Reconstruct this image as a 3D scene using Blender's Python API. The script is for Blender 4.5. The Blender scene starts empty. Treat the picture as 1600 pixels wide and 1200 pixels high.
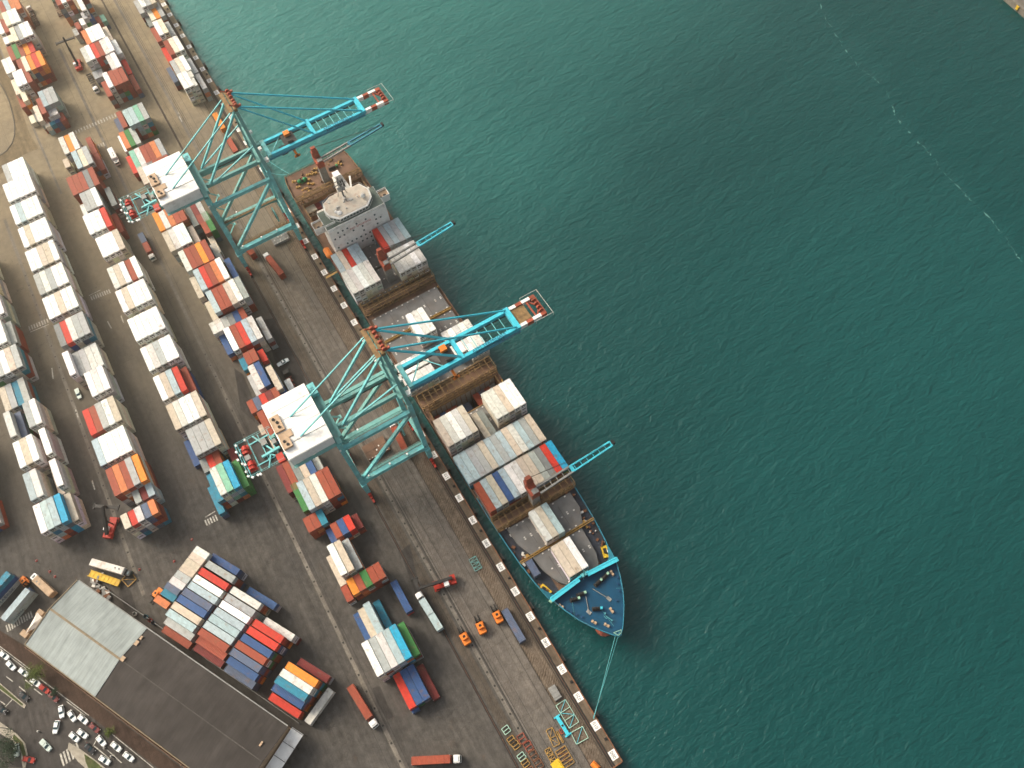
import bpy, math, random
from mathutils import Vector, Matrix
R = math.radians
random.seed(7)
scn = bpy.context.scene
# ------------------------------------------------------------------ camera, sky, sun, exposure
# axes: x runs along the quay towards the ship's bow, y from the land towards the water, z up; metres, quay surface at z = 0
CAM = Vector((10.797, -19.965, 285.405))
CR = Matrix(((0.50837017, 0.85826155, -0.07033402), (0.74335569, -0.47860279, -0.46729187), (-0.4347207, 0.18527405, -0.88130099)))
cam_d = bpy.data.cameras.new('camera'); cam = bpy.data.objects.new('camera', cam_d)
scn.collection.objects.link(cam); scn.camera = cam
right, up, back = Vector(CR[0]), -Vector(CR[1]), -Vector(CR[2])
cam.matrix_world = Matrix(((right.x, up.x, back.x, CAM.x), (right.y, up.y, back.y, CAM.y), (right.z, up.z, back.z, CAM.z), (0, 0, 0, 1)))
cam_d.sensor_width = 36; cam_d.lens = 29.258; cam_d.clip_start = 1; cam_d.clip_end = 60000
SUN_EL, SUN_TO = 36.0, Vector((0.80, 0.52))        # elevation; the way the light travels over the ground
world = bpy.data.worlds.new('World'); scn.world = world; world.use_nodes = True
wn = world.node_tree.nodes; wl = world.node_tree.links
sky = wn.new('ShaderNodeTexSky'); sky.sky_type = 'NISHITA'; sky.sun_disc = False
sky.sun_elevation = R(SUN_EL); sky.sun_rotation = math.atan2(-SUN_TO.x, -SUN_TO.y)
sky.air_density = 1.3; sky.dust_density = 7.0; sky.ozone_density = 1.0
wn['Background'].inputs['Strength'].default_value = 0.15
hs0 = wn.new('ShaderNodeHueSaturation'); hs0.inputs['Saturation'].default_value = 0.40; wl.new(sky.outputs[0], hs0.inputs['Color'])
wl.new(hs0.outputs[0], wn['Background'].inputs['Color'])
sd = bpy.data.lights.new('sun', 'SUN'); sd.energy = 3.1; sd.angle = R(30); sd.color = (1.0, 0.86, 0.66)
sun = bpy.data.objects.new('sun', sd); scn.collection.objects.link(sun)
h = math.cos(R(SUN_EL)) / SUN_TO.length
sun.rotation_euler = Vector((SUN_TO.x * h, SUN_TO.y * h, -math.sin(R(SUN_EL)))).to_track_quat('-Z', 'Y').to_euler()
vs = scn.view_settings; vs.view_transform = 'Standard'; vs.look = 'None'; vs.exposure = 0.55; vs.gamma = 1
scn.cycles.volume_bounces = 0; scn.cycles.max_bounces = 6

def at(px, py, z=0.0):                              # the point at height z seen at a pixel of the 1600 x 1200 photograph
    d = CR.transposed() @ Vector((px - 800, py - 600, 1300.37))
    return CAM + d * ((z - CAM.z) / d.z)

# ------------------------------------------------------------------ objects
col = scn.collection
def tag(o, label, cat, group=None):
    o['label'] = label; o['category'] = cat
    if group: o['group'] = group
    return o
def empty(name, loc, rz=0.0):
    o = bpy.data.objects.new(name, None); col.objects.link(o); o.location = loc; o.rotation_euler = (0, 0, rz); o.empty_display_size = 1
    return o
def kids(o): return KIDS.get(o.name, [])
KIDS = {}
def own(o, parent):
    if parent is not None:
        o.parent = parent; KIDS.setdefault(parent.name, []).append(o)
    return o
def copy_tree(o, parent=None):
    c = o.copy(); col.objects.link(c)
    if parent is not None: own(c, parent)
    for ch in kids(o): copy_tree(ch, c)
    return c
class MB:
    """collects shapes and links them as one mesh object"""
    def __init__(s): s.v = []; s.f = []; s.m = []; s.c = []; s.mi = 0; s.cc = None
    def add(s, vs, fs):
        b = len(s.v); s.v += [tuple(p) for p in vs]; s.f += [tuple(i + b for i in f) for f in fs]; s.m += [s.mi] * len(fs)
        if s.cc is not None: s.c += [s.cc] * len(vs)
    def box(s, x, y, z, sx, sy, sz, rz=0.0):          # centre of the base, size
        c, n = math.cos(rz), math.sin(rz); p = []
        for dz in (0, sz):
            for dx, dy in ((-1, -1), (1, -1), (1, 1), (-1, 1)):
                a, b = dx * sx / 2, dy * sy / 2; p.append((x + a * c - b * n, y + a * n + b * c, z + dz))
        s.add(p, [(3, 2, 1, 0), (4, 5, 6, 7), (0, 1, 5, 4), (1, 2, 6, 5), (2, 3, 7, 6), (3, 0, 4, 7)])
    def bar(s, p, q, w, h=None, upv=(0, 0, 1)):
        h = h or w; p = Vector(p); q = Vector(q); d = (q - p)
        if d.length < 1e-6: return
        d.normalize(); u = Vector(upv)
        if abs(d.dot(u)) > 0.98: u = Vector((1, 0, 0))
        a = d.cross(u).normalized(); b = a.cross(d).normalized(); a *= w / 2; b *= h / 2
        s.add([p - a - b, p + a - b, p + a + b, p - a + b, q - a - b, q + a - b, q + a + b, q - a + b],
              [(0, 1, 2, 3), (7, 6, 5, 4), (0, 4, 5, 1), (1, 5, 6, 2), (2, 6, 7, 3), (3, 7, 4, 0)])
    def taper(s, p, q, w0, h0, w1, h1):               # a bar between two levels with its own section at each end
        s.add([(p[0] + a * w0 / 2, p[1] + b * h0 / 2, p[2]) for a, b in ((-1, -1), (1, -1), (1, 1), (-1, 1))] +
              [(q[0] + a * w1 / 2, q[1] + b * h1 / 2, q[2]) for a, b in ((-1, -1), (1, -1), (1, 1), (-1, 1))],
              [(3, 2, 1, 0), (4, 5, 6, 7), (0, 1, 5, 4), (1, 2, 6, 5), (2, 3, 7, 6), (3, 0, 4, 7)])
    def tube(s, p, q, r, n=8, r2=None):
        r2 = r if r2 is None else r2; p = Vector(p); q = Vector(q); d = (q - p).normalized()
        u = Vector((0, 0, 1)) if abs(d.z) < 0.95 else Vector((1, 0, 0)); a = d.cross(u).normalized(); b = d.cross(a).normalized()
        ring = [(math.cos(2 * math.pi * i / n), math.sin(2 * math.pi * i / n)) for i in range(n)]
        s.add([p + (a * c + b * t) * r for c, t in ring] + [q + (a * c + b * t) * r2 for c, t in ring],
              [(i, (i + 1) % n, n + (i + 1) % n, n + i) for i in range(n)] + [tuple(range(n - 1, -1, -1)), tuple(range(n, 2 * n))])
    def path(s, pts, r, n=6):
        for a, b in zip(pts, pts[1:]): s.tube(a, b, r, n)
    def prism(s, poly, z0, z1, top=None):             # upright prism over a counter-clockwise outline; top: another outline for the upper edge
        n = len(poly); t = top or poly
        s.add([(x, y, z0) for x, y in poly] + [(x, y, z1) for x, y in t],
              [tuple(range(n - 1, -1, -1)), tuple(range(n, 2 * n))] + [(i, (i + 1) % n, n + (i + 1) % n, n + i) for i in range(n)])
    def sheet(s, poly, z): s.add([(x, y, z) for x, y in poly], [tuple(range(len(poly)))])
    def rect(s, x0, y0, x1, y1, z): s.sheet([(x0, y0), (x1, y0), (x1, y1), (x0, y1)], z)
    def ball(s, c, r, n=8, k=5, sz=1.0):
        vs = []; fs = []
        for i in range(k + 1):
            a = math.pi * i / k
            for j in range(n):
                b = 2 * math.pi * j / n; vs.append((c[0] + r * math.sin(a) * math.cos(b), c[1] + r * math.sin(a) * math.sin(b), c[2] + r * sz * math.cos(a)))
        for i in range(k):
            for j in range(n): fs.append((i * n + j, (i + 1) * n + j, (i + 1) * n + (j + 1) % n, i * n + (j + 1) % n))
        s.add(vs, fs)
    def mesh(s, name, mats):
        me = bpy.data.meshes.new(name); me.from_pydata(s.v, [], s.f)
        for m in (mats if isinstance(mats, (list, tuple)) else [mats]): me.materials.append(m)
        me.polygons.foreach_set('material_index', s.m)
        if s.c:
            at_ = me.color_attributes.new('tint', 'FLOAT_COLOR', 'POINT')
            at_.data.foreach_set('color', [x for c in s.c for x in (*c, 1.0)])
        me.update(); return me
    def build(s, name, mats, parent=None, loc=None, rz=0.0):
        o = bpy.data.objects.new(name, s.mesh(name, mats)); col.objects.link(o); own(o, parent)
        if loc is not None: o.location = loc
        o.rotation_euler = (0, 0, rz); return o
def pieces(s, name, m, parent):                          # every separate piece of the collected shapes as a part of its own
    p = list(range(len(s.v)))
    def root_(i):
        while p[i] != i: p[i] = p[p[i]]; i = p[i]
        return i
    for f in s.f:
        for i in f[1:]: p[root_(i)] = root_(f[0])
    groups = {}
    for f in s.f: groups.setdefault(root_(f[0]), []).append(f)
    for fs in groups.values():
        ids = sorted({i for f in fs for i in f}); k = {i: j for j, i in enumerate(ids)}; c = Vector((0, 0, 0))
        for i in ids: c += Vector(s.v[i])
        c /= len(ids); t = MB(); t.add([Vector(s.v[i]) - c for i in ids], [tuple(k[i] for i in f) for f in fs]); o = t.build(name, m, parent); o.location = c
        if parent.get('category') == 'ship' or parent.get('category') == 'crane': o.location = c - parent.location
def structure(o): o['kind'] = 'structure'; return o
def stuff(o): o['kind'] = 'stuff'; return o
def lettering(name, text, size, m, parent, matrix, depth=0.02):   # writing as a thin mesh
    cu = bpy.data.curves.new(name, 'FONT'); cu.body = text; cu.size = size; cu.align_x = 'CENTER'; cu.align_y = 'CENTER'; cu.extrude = depth; cu.resolution_u = 2
    t = bpy.data.objects.new('text', cu); me = bpy.data.meshes.new_from_object(t); bpy.data.objects.remove(t)
    me.materials.clear(); me.materials.append(m); me.transform(matrix)
    o = bpy.data.objects.new(name, me); col.objects.link(o); own(o, parent); return o
def frame(o, x, y):                                     # matrix whose local X, Y are the given directions
    x = Vector(x).normalized(); y = Vector(y).normalized(); z = x.cross(y).normalized(); y = z.cross(x)
    return Matrix(((x.x, y.x, z.x, o[0]), (x.y, y.y, z.y, o[1]), (x.z, y.z, z.z, o[2]), (0, 0, 0, 1)))
ORD = 'zeroth first second third fourth fifth sixth seventh eighth ninth tenth eleventh twelfth thirteenth fourteenth fifteenth sixteenth seventeenth eighteenth nineteenth twentieth'.split()
def ordn(i):
    if i <= 20: return ORD[i]
    t = {2: 'twenty', 3: 'thirty', 4: 'forty', 5: 'fifty'}[i // 10]
    return (t.replace('y', 'ieth') if i % 10 == 0 else t + '-' + ORD[i % 10])

# ------------------------------------------------------------------ materials
def mat(name, c, rough=0.6, metal=0.0, var=0.18, scale=0.8, dirt=None, dirt_amt=0.0, dirt_scale=0.3, bump=0.0, spec=0.22):
    m = bpy.data.materials.new(name); m.use_nodes = True; n = m.node_tree.nodes; l = m.node_tree.links
    b = n['Principled BSDF']; b.inputs['Roughness'].default_value = rough; b.inputs['Metallic'].default_value = metal; b.inputs['Specular IOR Level'].default_value = spec
    tc = n.new('ShaderNodeTexCoord'); no = n.new('ShaderNodeTexNoise'); no.inputs['Scale'].default_value = scale; no.inputs['Detail'].default_value = 6
    l.new(tc.outputs['Object'], no.inputs['Vector'])
    mr = n.new('ShaderNodeMapRange'); mr.inputs[1].default_value = 0.3; mr.inputs[2].default_value = 0.7; mr.inputs[3].default_value = 1 - var; mr.inputs[4].default_value = 1 + var
    l.new(no.outputs[0], mr.inputs[0])
    mx = n.new('ShaderNodeMix'); mx.data_type = 'RGBA'; mx.blend_type = 'MULTIPLY'; mx.inputs[0].default_value = 1; mx.inputs[6].default_value = (*c, 1)
    l.new(mr.outputs[0], mx.inputs[7]); out = mx.outputs[2]
    if dirt:
        n2 = n.new('ShaderNodeTexNoise'); n2.inputs['Scale'].default_value = dirt_scale; n2.inputs['Detail'].default_value = 8; l.new(tc.outputs['Object'], n2.inputs['Vector'])
        r2 = n.new('ShaderNodeMapRange'); r2.inputs[1].default_value = 0.52; r2.inputs[2].default_value = 0.72; r2.inputs[4].default_value = dirt_amt; l.new(n2.outputs[0], r2.inputs[0])
        m2 = n.new('ShaderNodeMix'); m2.data_type = 'RGBA'; m2.inputs[7].default_value = (*dirt, 1); l.new(r2.outputs[0], m2.inputs[0]); l.new(out, m2.inputs[6]); out = m2.outputs[2]
    l.new(out, b.inputs['Base Color'])
    if bump:
        bp = n.new('ShaderNodeBump'); bp.inputs['Strength'].default_value = bump; l.new(no.outputs[0], bp.inputs['Height']); l.new(bp.outputs[0], b.inputs['Normal'])
    return m
def paint_mat(name, attribute=False, stain=(0.20, 0.105, 0.05), amount=0.7):
    """painted steel: the colour comes with the object (or with the mesh's tint), dirt and rust in patches that differ from object to object"""
    m = bpy.data.materials.new(name); m.use_nodes = True; n = m.node_tree.nodes; l = m.node_tree.links
    b = n['Principled BSDF']; b.inputs['Roughness'].default_value = 0.55; b.inputs['Specular IOR Level'].default_value = 0.2
    tc = n.new('ShaderNodeTexCoord'); oi = n.new('ShaderNodeObjectInfo')
    if attribute:
        ca = n.new('ShaderNodeVertexColor'); ca.layer_name = 'tint'; cin = ca.outputs[0]
    else: cin = oi.outputs['Color']
    sc_ = n.new('ShaderNodeMath'); sc_.operation = 'MULTIPLY'; sc_.inputs[1].default_value = 900; l.new(oi.outputs['Random'], sc_.inputs[0])
    ad = n.new('ShaderNodeVectorMath'); ad.operation = 'ADD'; l.new(tc.outputs['Object'], ad.inputs[0]); l.new(sc_.outputs[0], ad.inputs[1])
    def noise(scale, detail, lo, hi, a, z, stretch=None):
        no = n.new('ShaderNodeTexNoise'); no.inputs['Scale'].default_value = scale; no.inputs['Detail'].default_value = detail
        v = ad.outputs[0]
        if stretch:
            ms = n.new('ShaderNodeVectorMath'); ms.operation = 'MULTIPLY'; ms.inputs[1].default_value = stretch; l.new(v, ms.inputs[0]); v = ms.outputs[0]
        l.new(v, no.inputs['Vector']); mr = n.new('ShaderNodeMapRange')
        for i, x in ((1, lo), (2, hi), (3, a), (4, z)): mr.inputs[i].default_value = x
        l.new(no.outputs[0], mr.inputs[0]); return mr.outputs[0]
    mx = n.new('ShaderNodeMix'); mx.data_type = 'RGBA'; mx.blend_type = 'MULTIPLY'; mx.inputs[0].default_value = 1
    l.new(cin, mx.inputs[6]); l.new(noise(0.9, 7, 0.3, 0.7, 0.80, 1.10), mx.inputs[7])
    m2 = n.new('ShaderNodeMix'); m2.data_type = 'RGBA'; m2.inputs[7].default_value = (*stain, 1)
    l.new(noise(0.55, 9, 0.58, 0.78, 0.0, amount), m2.inputs[0]); l.new(mx.outputs[2], m2.inputs[6])
    m3 = n.new('ShaderNodeMix'); m3.data_type = 'RGBA'; m3.inputs[7].default_value = (0.10, 0.09, 0.08, 1)
    l.new(noise(1.6, 4, 0.62, 0.75, 0.0, 0.55, (0.25, 1.0, 1.0)), m3.inputs[0]); l.new(m2.outputs[2], m3.inputs[6])
    l.new(m3.outputs[2], b.inputs['Base Color']); return m
M = {}
M['box'] = paint_mat('container_paint'); M['boxes'] = paint_mat('container_paint_mixed', True)
M['dark'] = mat('dark_steel', (0.035, 0.033, 0.032), 0.6, var=0.3)
M['black'] = mat('black_rubber', (0.018, 0.018, 0.018), 0.7)
M['white'] = mat('white_paint', (0.78, 0.77, 0.74), 0.45, var=0.06, dirt=(0.35, 0.31, 0.27), dirt_amt=0.5, dirt_scale=0.35)
M['offwhite'] = mat('grimy_white_paint', (0.62, 0.59, 0.54), 0.55, var=0.12, dirt=(0.30, 0.20, 0.13), dirt_amt=0.6, dirt_scale=0.5)
M['glass'] = mat('tinted_glass', (0.03, 0.07, 0.08), 0.08, var=0.05, spec=0.8)
M['bluecar_glass'] = M['glass']
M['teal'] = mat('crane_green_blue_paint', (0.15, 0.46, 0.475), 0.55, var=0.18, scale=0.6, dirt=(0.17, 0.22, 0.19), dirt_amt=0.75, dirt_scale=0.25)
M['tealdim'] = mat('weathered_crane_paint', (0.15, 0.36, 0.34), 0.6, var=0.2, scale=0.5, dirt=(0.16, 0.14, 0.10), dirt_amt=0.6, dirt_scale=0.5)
M['cyan'] = mat('boom_blue_paint', (0.055, 0.47, 0.59), 0.45, var=0.10, scale=0.4, dirt=(0.08, 0.28, 0.33), dirt_amt=0.4, dirt_scale=0.3)
M['red'] = mat('red_paint', (0.42, 0.035, 0.022), 0.5, var=0.2, dirt=(0.16, 0.03, 0.02), dirt_amt=0.6)
M['orange'] = mat('orange_paint', (0.70, 0.20, 0.03), 0.5, var=0.15, dirt=(0.30, 0.10, 0.03), dirt_amt=0.5)
M['yellow'] = mat('yellow_paint', (0.62, 0.40, 0.03), 0.5, var=0.15, dirt=(0.30, 0.18, 0.05), dirt_amt=0.5)
M['rust'] = mat('rusty_steel', (0.20, 0.085, 0.042), 0.8, var=0.35, dirt=(0.10, 0.055, 0.035), dirt_amt=0.8)
M['rustred'] = mat('red_oxide_paint', (0.30, 0.07, 0.04), 0.65, var=0.3, dirt=(0.13, 0.05, 0.03), dirt_amt=0.7)
M['brown'] = mat('brown_deck_paint', (0.15, 0.085, 0.055), 0.75, var=0.3, scale=0.25, dirt=(0.06, 0.045, 0.035), dirt_amt=0.7, dirt_scale=0.15)
M['lash'] = mat('lashing_bridge_steel', (0.20, 0.125, 0.055), 0.7, var=0.35, dirt=(0.07, 0.05, 0.03), dirt_amt=0.7)
M['gold'] = mat('ochre_rail_paint', (0.34, 0.20, 0.055), 0.6, var=0.25)
M['grey'] = mat('grey_steel_paint', (0.23, 0.23, 0.22), 0.6, var=0.18, dirt=(0.12, 0.10, 0.09), dirt_amt=0.6)
M['hatch'] = mat('hatch_cover_paint', (0.135, 0.132, 0.130), 0.7, var=0.22, scale=0.35, dirt=(0.16, 0.13, 0.11), dirt_amt=0.6, dirt_scale=0.22)
M['tan'] = mat('tan_deck_paint', (0.42, 0.30, 0.20), 0.7, var=0.18, dirt=(0.22, 0.13, 0.08), dirt_amt=0.6)
M['bow'] = mat('blue_deck_paint', (0.004, 0.058, 0.120), 0.5, var=0.16, scale=0.3, dirt=(0.01, 0.045, 0.075), dirt_amt=0.6, dirt_scale=0.3)
M['hullshade'] = mat('shaded_rusty_hull', (0.042, 0.030, 0.022), 0.6, var=0.25, scale=0.2, dirt=(0.11, 0.05, 0.03), dirt_amt=0.7, dirt_scale=0.15)  # shade on the blue hull painted in as dark brown, plus rust patches
M['hull'] = mat('hull_blue_paint', (0.03, 0.19, 0.27), 0.5, var=0.15, scale=0.2, dirt=(0.10, 0.06, 0.04), dirt_amt=0.5, dirt_scale=0.12)
M['navydeck'] = mat('dark_side_deck', (0.028, 0.034, 0.048), 0.65, var=0.3, dirt=(0.05, 0.04, 0.035), dirt_amt=0.6)
M['green'] = mat('green_machine_paint', (0.03, 0.22, 0.09), 0.5)
M['mint'] = mat('pale_green_paint', (0.30, 0.50, 0.36), 0.6)
M['bulb'] = mat('red_antifouling', (0.33, 0.09, 0.06), 0.7, var=0.3, dirt=(0.16, 0.06, 0.05), dirt_amt=0.8, dirt_scale=0.5)
M['rope'] = mat('wet_rope', (0.10, 0.34, 0.36), 0.8)
M['paintline'] = mat('worn_road_paint', (0.42, 0.40, 0.35), 0.8, var=0.3, scale=1.5, dirt=(0.11, 0.10, 0.09), dirt_amt=0.9, dirt_scale=1.2)
M['ink'] = mat('black_lettering', (0.02, 0.025, 0.03), 0.6)
M['navy'] = mat('navy_lettering', (0.01, 0.05, 0.12), 0.6)
# ------------------------------------------------------------------ setting: ground, quay, road, water
def ground_mat(name, c, c2, streak=(0.05, 0.9), rusty=0.25, slabs=None, wet=0.5, rough=0.85, far_glow=False, hatch=0.0):
    m = bpy.data.materials.new(name); m.use_nodes = True; n = m.node_tree.nodes; l = m.node_tree.links
    b = n['Principled BSDF']; b.inputs['Roughness'].default_value = rough; b.inputs['Specular IOR Level'].default_value = 0.08
    tc = n.new('ShaderNodeTexCoord')
    def noise(scale, detail, lo, hi, a, z, stretch=None, rot=0):
        no = n.new('ShaderNodeTexNoise'); no.inputs['Scale'].default_value = scale; no.inputs['Detail'].default_value = detail; no.inputs['Roughness'].default_value = 0.6
        mp = n.new('ShaderNodeMapping'); mp.inputs['Scale'].default_value = stretch or (1, 1, 1); mp.inputs['Rotation'].default_value = (0, 0, rot)
        l.new(tc.outputs['Object'], mp.inputs[0]); l.new(mp.outputs[0], no.inputs['Vector'])
        mr = n.new('ShaderNodeMapRange')
        for i, x in ((1, lo), (2, hi), (3, a), (4, z)): mr.inputs[i].default_value = x
        l.new(no.outputs[0], mr.inputs[0]); return mr.outputs[0]
    def mix(fac, a, bcol, mode='MIX'):
        x = n.new('ShaderNodeMix'); x.data_type = 'RGBA'; x.blend_type = mode
        if isinstance(fac, float): x.inputs[0].default_value = fac
        else: l.new(fac, x.inputs[0])
        for i, v in ((6, a), (7, bcol)):
            if isinstance(v, tuple): x.inputs[i].default_value = (*v, 1)
            else: l.new(v, x.inputs[i])
        return x.outputs[2]
    o = mix(noise(0.022, 5, 0.38, 0.62, 0.0, 1.0), c, c2)
    o = mix(1.0, o, noise(0.45, 9, 0.28, 0.72, 0.70, 1.34), 'MULTIPLY')
    o = mix(1.0, o, noise(2.2, 5, 0.3, 0.7, 0.82, 1.2), 'MULTIPLY')
    o = mix(1.0, o, noise(0.8, 6, 0.3, 0.7, 0.76, 1.2, (streak[0], streak[1], 1)), 'MULTIPLY')
    o = mix(noise(0.7, 5, 0.60, 0.72, 0.0, 0.55, (0.16, 1.6, 1), 0.55), o, tuple(x * 0.5 for x in c))
    o = mix(noise(0.7, 5, 0.62, 0.74, 0.0, 0.5, (0.14, 1.5, 1), -0.4), o, tuple(x * 0.55 for x in c))
    o = mix(noise(0.06, 7, 0.60, 0.68, 0.0, wet), o, tuple(x * 0.5 for x in c))
    o = mix(noise(0.16, 8, 0.64, 0.80, 0.0, rusty), o, (0.19, 0.095, 0.04))
    if far_glow:
        sp = n.new('ShaderNodeSeparateXYZ'); l.new(tc.outputs['Object'], sp.inputs[0]); du = n.new('ShaderNodeMapRange')
        for i, v in ((1, -170), (2, -430), (3, 0.0), (4, 1.0)): du.inputs[i].default_value = v
        l.new(sp.outputs[0], du.inputs[0]); dm = n.new('ShaderNodeMath'); dm.operation = 'MULTIPLY'; l.new(du.outputs[0], dm.inputs[0]); l.new(noise(0.05, 6, 0.2, 0.6, 0.55, 1.0), dm.inputs[1])
        o = mix(dm.outputs[0], o, mix(1.0, (0.30, 0.243, 0.158), noise(0.35, 8, 0.25, 0.75, 0.75, 1.25), 'MULTIPLY'))          # glow over the far yard, painted in as a sandy tint
    if hatch:
        wv2 = n.new('ShaderNodeTexWave'); wv2.bands_direction = 'DIAGONAL'; wv2.inputs['Scale'].default_value = 0.55; wv2.inputs['Distortion'].default_value = 3.5; wv2.inputs['Detail'].default_value = 4; wv2.inputs['Detail Scale'].default_value = 1.2; l.new(tc.outputs['Object'], wv2.inputs['Vector'])
        hm = n.new('ShaderNodeMapRange'); hm.inputs[1].default_value = 0.55; hm.inputs[2].default_value = 0.9; hm.inputs[4].default_value = hatch; l.new(wv2.outputs['Fac'], hm.inputs[0])
        hx = n.new('ShaderNodeMath'); hx.operation = 'MULTIPLY'; l.new(hm.outputs[0], hx.inputs[0]); l.new(noise(0.3, 5, 0.4, 0.6, 0.1, 1.0), hx.inputs[1]); o = mix(hx.outputs[0], o, (0.050, 0.030, 0.018))          # rusty scuffs across the band
    if slabs:
        br = n.new('ShaderNodeTexBrick'); br.inputs['Scale'].default_value = 1; br.inputs['Mortar Size'].default_value = 0.07; br.inputs['Brick Width'].default_value = slabs[0]; br.inputs['Row Height'].default_value = slabs[1]
        br.inputs['Color1'].default_value = (1, 1, 1, 1); br.inputs['Color2'].default_value = (0.86, 0.86, 0.87, 1); br.inputs['Mortar'].default_value = (0.52, 0.50, 0.48, 1); br.offset = slabs[2]
        l.new(tc.outputs['Object'], br.inputs['Vector']); o = mix(0.8, o, br.outputs['Color'], 'MULTIPLY')
    vo = n.new('ShaderNodeTexVoronoi'); vo.feature = 'DISTANCE_TO_EDGE'; vo.inputs['Scale'].default_value = 0.045; 
    no = n.new('ShaderNodeTexNoise'); no.inputs['Scale'].default_value = 0.25; l.new(tc.outputs['Object'], no.inputs['Vector'])
    wv = n.new('ShaderNodeMix'); wv.data_type = 'VECTOR'; wv.inputs[0].default_value = 0.02
    va = n.new('ShaderNodeVectorMath'); va.operation = 'MULTIPLY_ADD'; va.inputs[1].default_value = (9, 9, 9); l.new(no.outputs[1], va.inputs[0]); l.new(tc.outputs['Object'], va.inputs[2]); l.new(va.outputs[0], vo.inputs['Vector'])
    cr = n.new('ShaderNodeMapRange'); cr.inputs[1].default_value = 0.0; cr.inputs[2].default_value = 0.006; cr.inputs[3].default_value = 0.55; cr.inputs[4].default_value = 0.0; l.new(vo.outputs['Distance'], cr.inputs[0])
    o = mix(cr.outputs[0], o, tuple(x * 0.45 for x in c))
    l.new(o, b.inputs['Base Color'])
    bp = n.new('ShaderNodeBump'); bp.inputs['Strength'].default_value = 0.15; l.new(noise(2.5, 6, 0, 1, 0, 1), bp.inputs['Height']); l.new(bp.outputs[0], b.inputs['Normal'])
    return m
G = {}
G['asphalt'] = ground_mat('yard_asphalt', (0.064, 0.060, 0.056), (0.084, 0.077, 0.069), rusty=0.22, far_glow=True)
G['apron'] = ground_mat('apron_concrete', (0.148, 0.131, 0.113), (0.118, 0.108, 0.096), rusty=0.45, slabs=(12, 6.2, 0.0), wet=0.35, far_glow=True, hatch=0.22)
G['band'] = ground_mat('paver_band', (0.165, 0.130, 0.098), (0.130, 0.106, 0.083), rusty=0.6, far_glow=True, slabs=(1.6, 1.1, 0.5), wet=0.2, hatch=0.85)
G['edge'] = ground_mat('quay_edge_concrete', (0.140, 0.105, 0.074), (0.110, 0.086, 0.064), rusty=0.75, far_glow=True, slabs=(10, 3, 0.0), wet=0.4)
G['strip'] = ground_mat('cable_strip_concrete', (0.175, 0.158, 0.135), (0.150, 0.135, 0.115), rusty=0.15, slabs=(5, 3, 0.0), wet=0.1)
G['road'] = ground_mat('road_asphalt', (0.052, 0.048, 0.046), (0.066, 0.060, 0.056), rusty=0.12)
G['pave'] = ground_mat('pavement_tiles', (0.055, 0.036, 0.029), (0.072, 0.048, 0.037), rusty=0.4, slabs=(1.2, 1.2, 0.5), wet=0.3)
G['dirt'] = ground_mat('sandy_dirt', (0.185, 0.145, 0.090), (0.145, 0.112, 0.070), rusty=0.3)
G['kerb'] = mat('kerb_stone', (0.30, 0.27, 0.22), 0.8, var=0.2)
G['dark_patch'] = ground_mat('darker_asphalt', (0.040, 0.037, 0.035), (0.050, 0.046, 0.043), rusty=0.15, wet=0.2)
U0, U1 = -1500.0, 300.0
b = MB(); Z = -9.0                                             # the land: one sheet to the horizon, with the quay wall down into the water
b.prism([(-9000, -9000), (400, -9000), (400, -70), (60, -40), (3.2, -30), (3.2, 1.3), (-9000, 1.3)], Z, 0.0)
structure(b.build('ground', G['asphalt']))
def strip(name, m, v0, v1, z=0.004, u0=U0, u1=3.1):
    s = MB(); s.rect(u0, v0, u1, v1, z); return structure(s.build(name, m))
strip('quay_apron', G['apron'], -20.4, -7.9); strip('paver_band', G['band'], -7.9, -3.0); strip('quay_edge', G['edge'], -2.95, 1.25)
strip('pit_strip', G['strip'], -22.3, -21.0, 0.008); strip('pit_strip.001', G['strip'], -59.4, -58.1, 0.008, -430, -20)
strip('pit_strip.002', G['strip'], -113.7, -112.4, 0.008, -330, -128); strip('pit_strip.003', G['strip'], -86.4, -85.4, 0.008, -480, -330)
scuff = ground_mat('scuffed_asphalt', (0.088, 0.074, 0.060), (0.075, 0.066, 0.056), rusty=0.6, hatch=0.45, far_glow=True)
strip('scuff_band', scuff, -26.6, -23.2, 0.004)
s = MB()
for v, w in ((-8.0, .10), (-10.6, .07), (-16.6, .06), (-19.6, .09), (-20.4, .12), (-2.95, .10), (-24.6, .05), (-56.9, .06), (-62.5, .05)): s.rect(U0, v - w, 3.0, v + w, 0.0105)
structure(s.build('pavement_joint', M['black']))
def rail(name, v, w):
    s = MB(); s.rect(U0, v - w, 3.0, v - 0.06, 0.012); s.rect(U0, v + 0.06, 3.0, v + w, 0.012); g = s.build(name, M['black'])
    t = MB(); t.box((U0 + 3) / 2, v, 0.0, 3 - U0, 0.08, 0.03); t.build('rail_head', M['rust'], g)
    return g
tag(rail('crane_rail', -1.9, 0.62), 'dark crane rail groove close behind the quay edge', 'rail'); tag(rail('crane_rail', -27.6, 0.42), 'dark crane rail groove between yard asphalt and apron', 'rail')
s = MB(); s.box(-180, 1.28, 0.0, 366, 0.30, 0.22); s.box(3.05, -14, 0, 0.3, 30, 0.22)
tag(s.build('quay_kerb', M['rust']), 'rusty steel edge beam along the lip of the quay', 'kerb')
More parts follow.
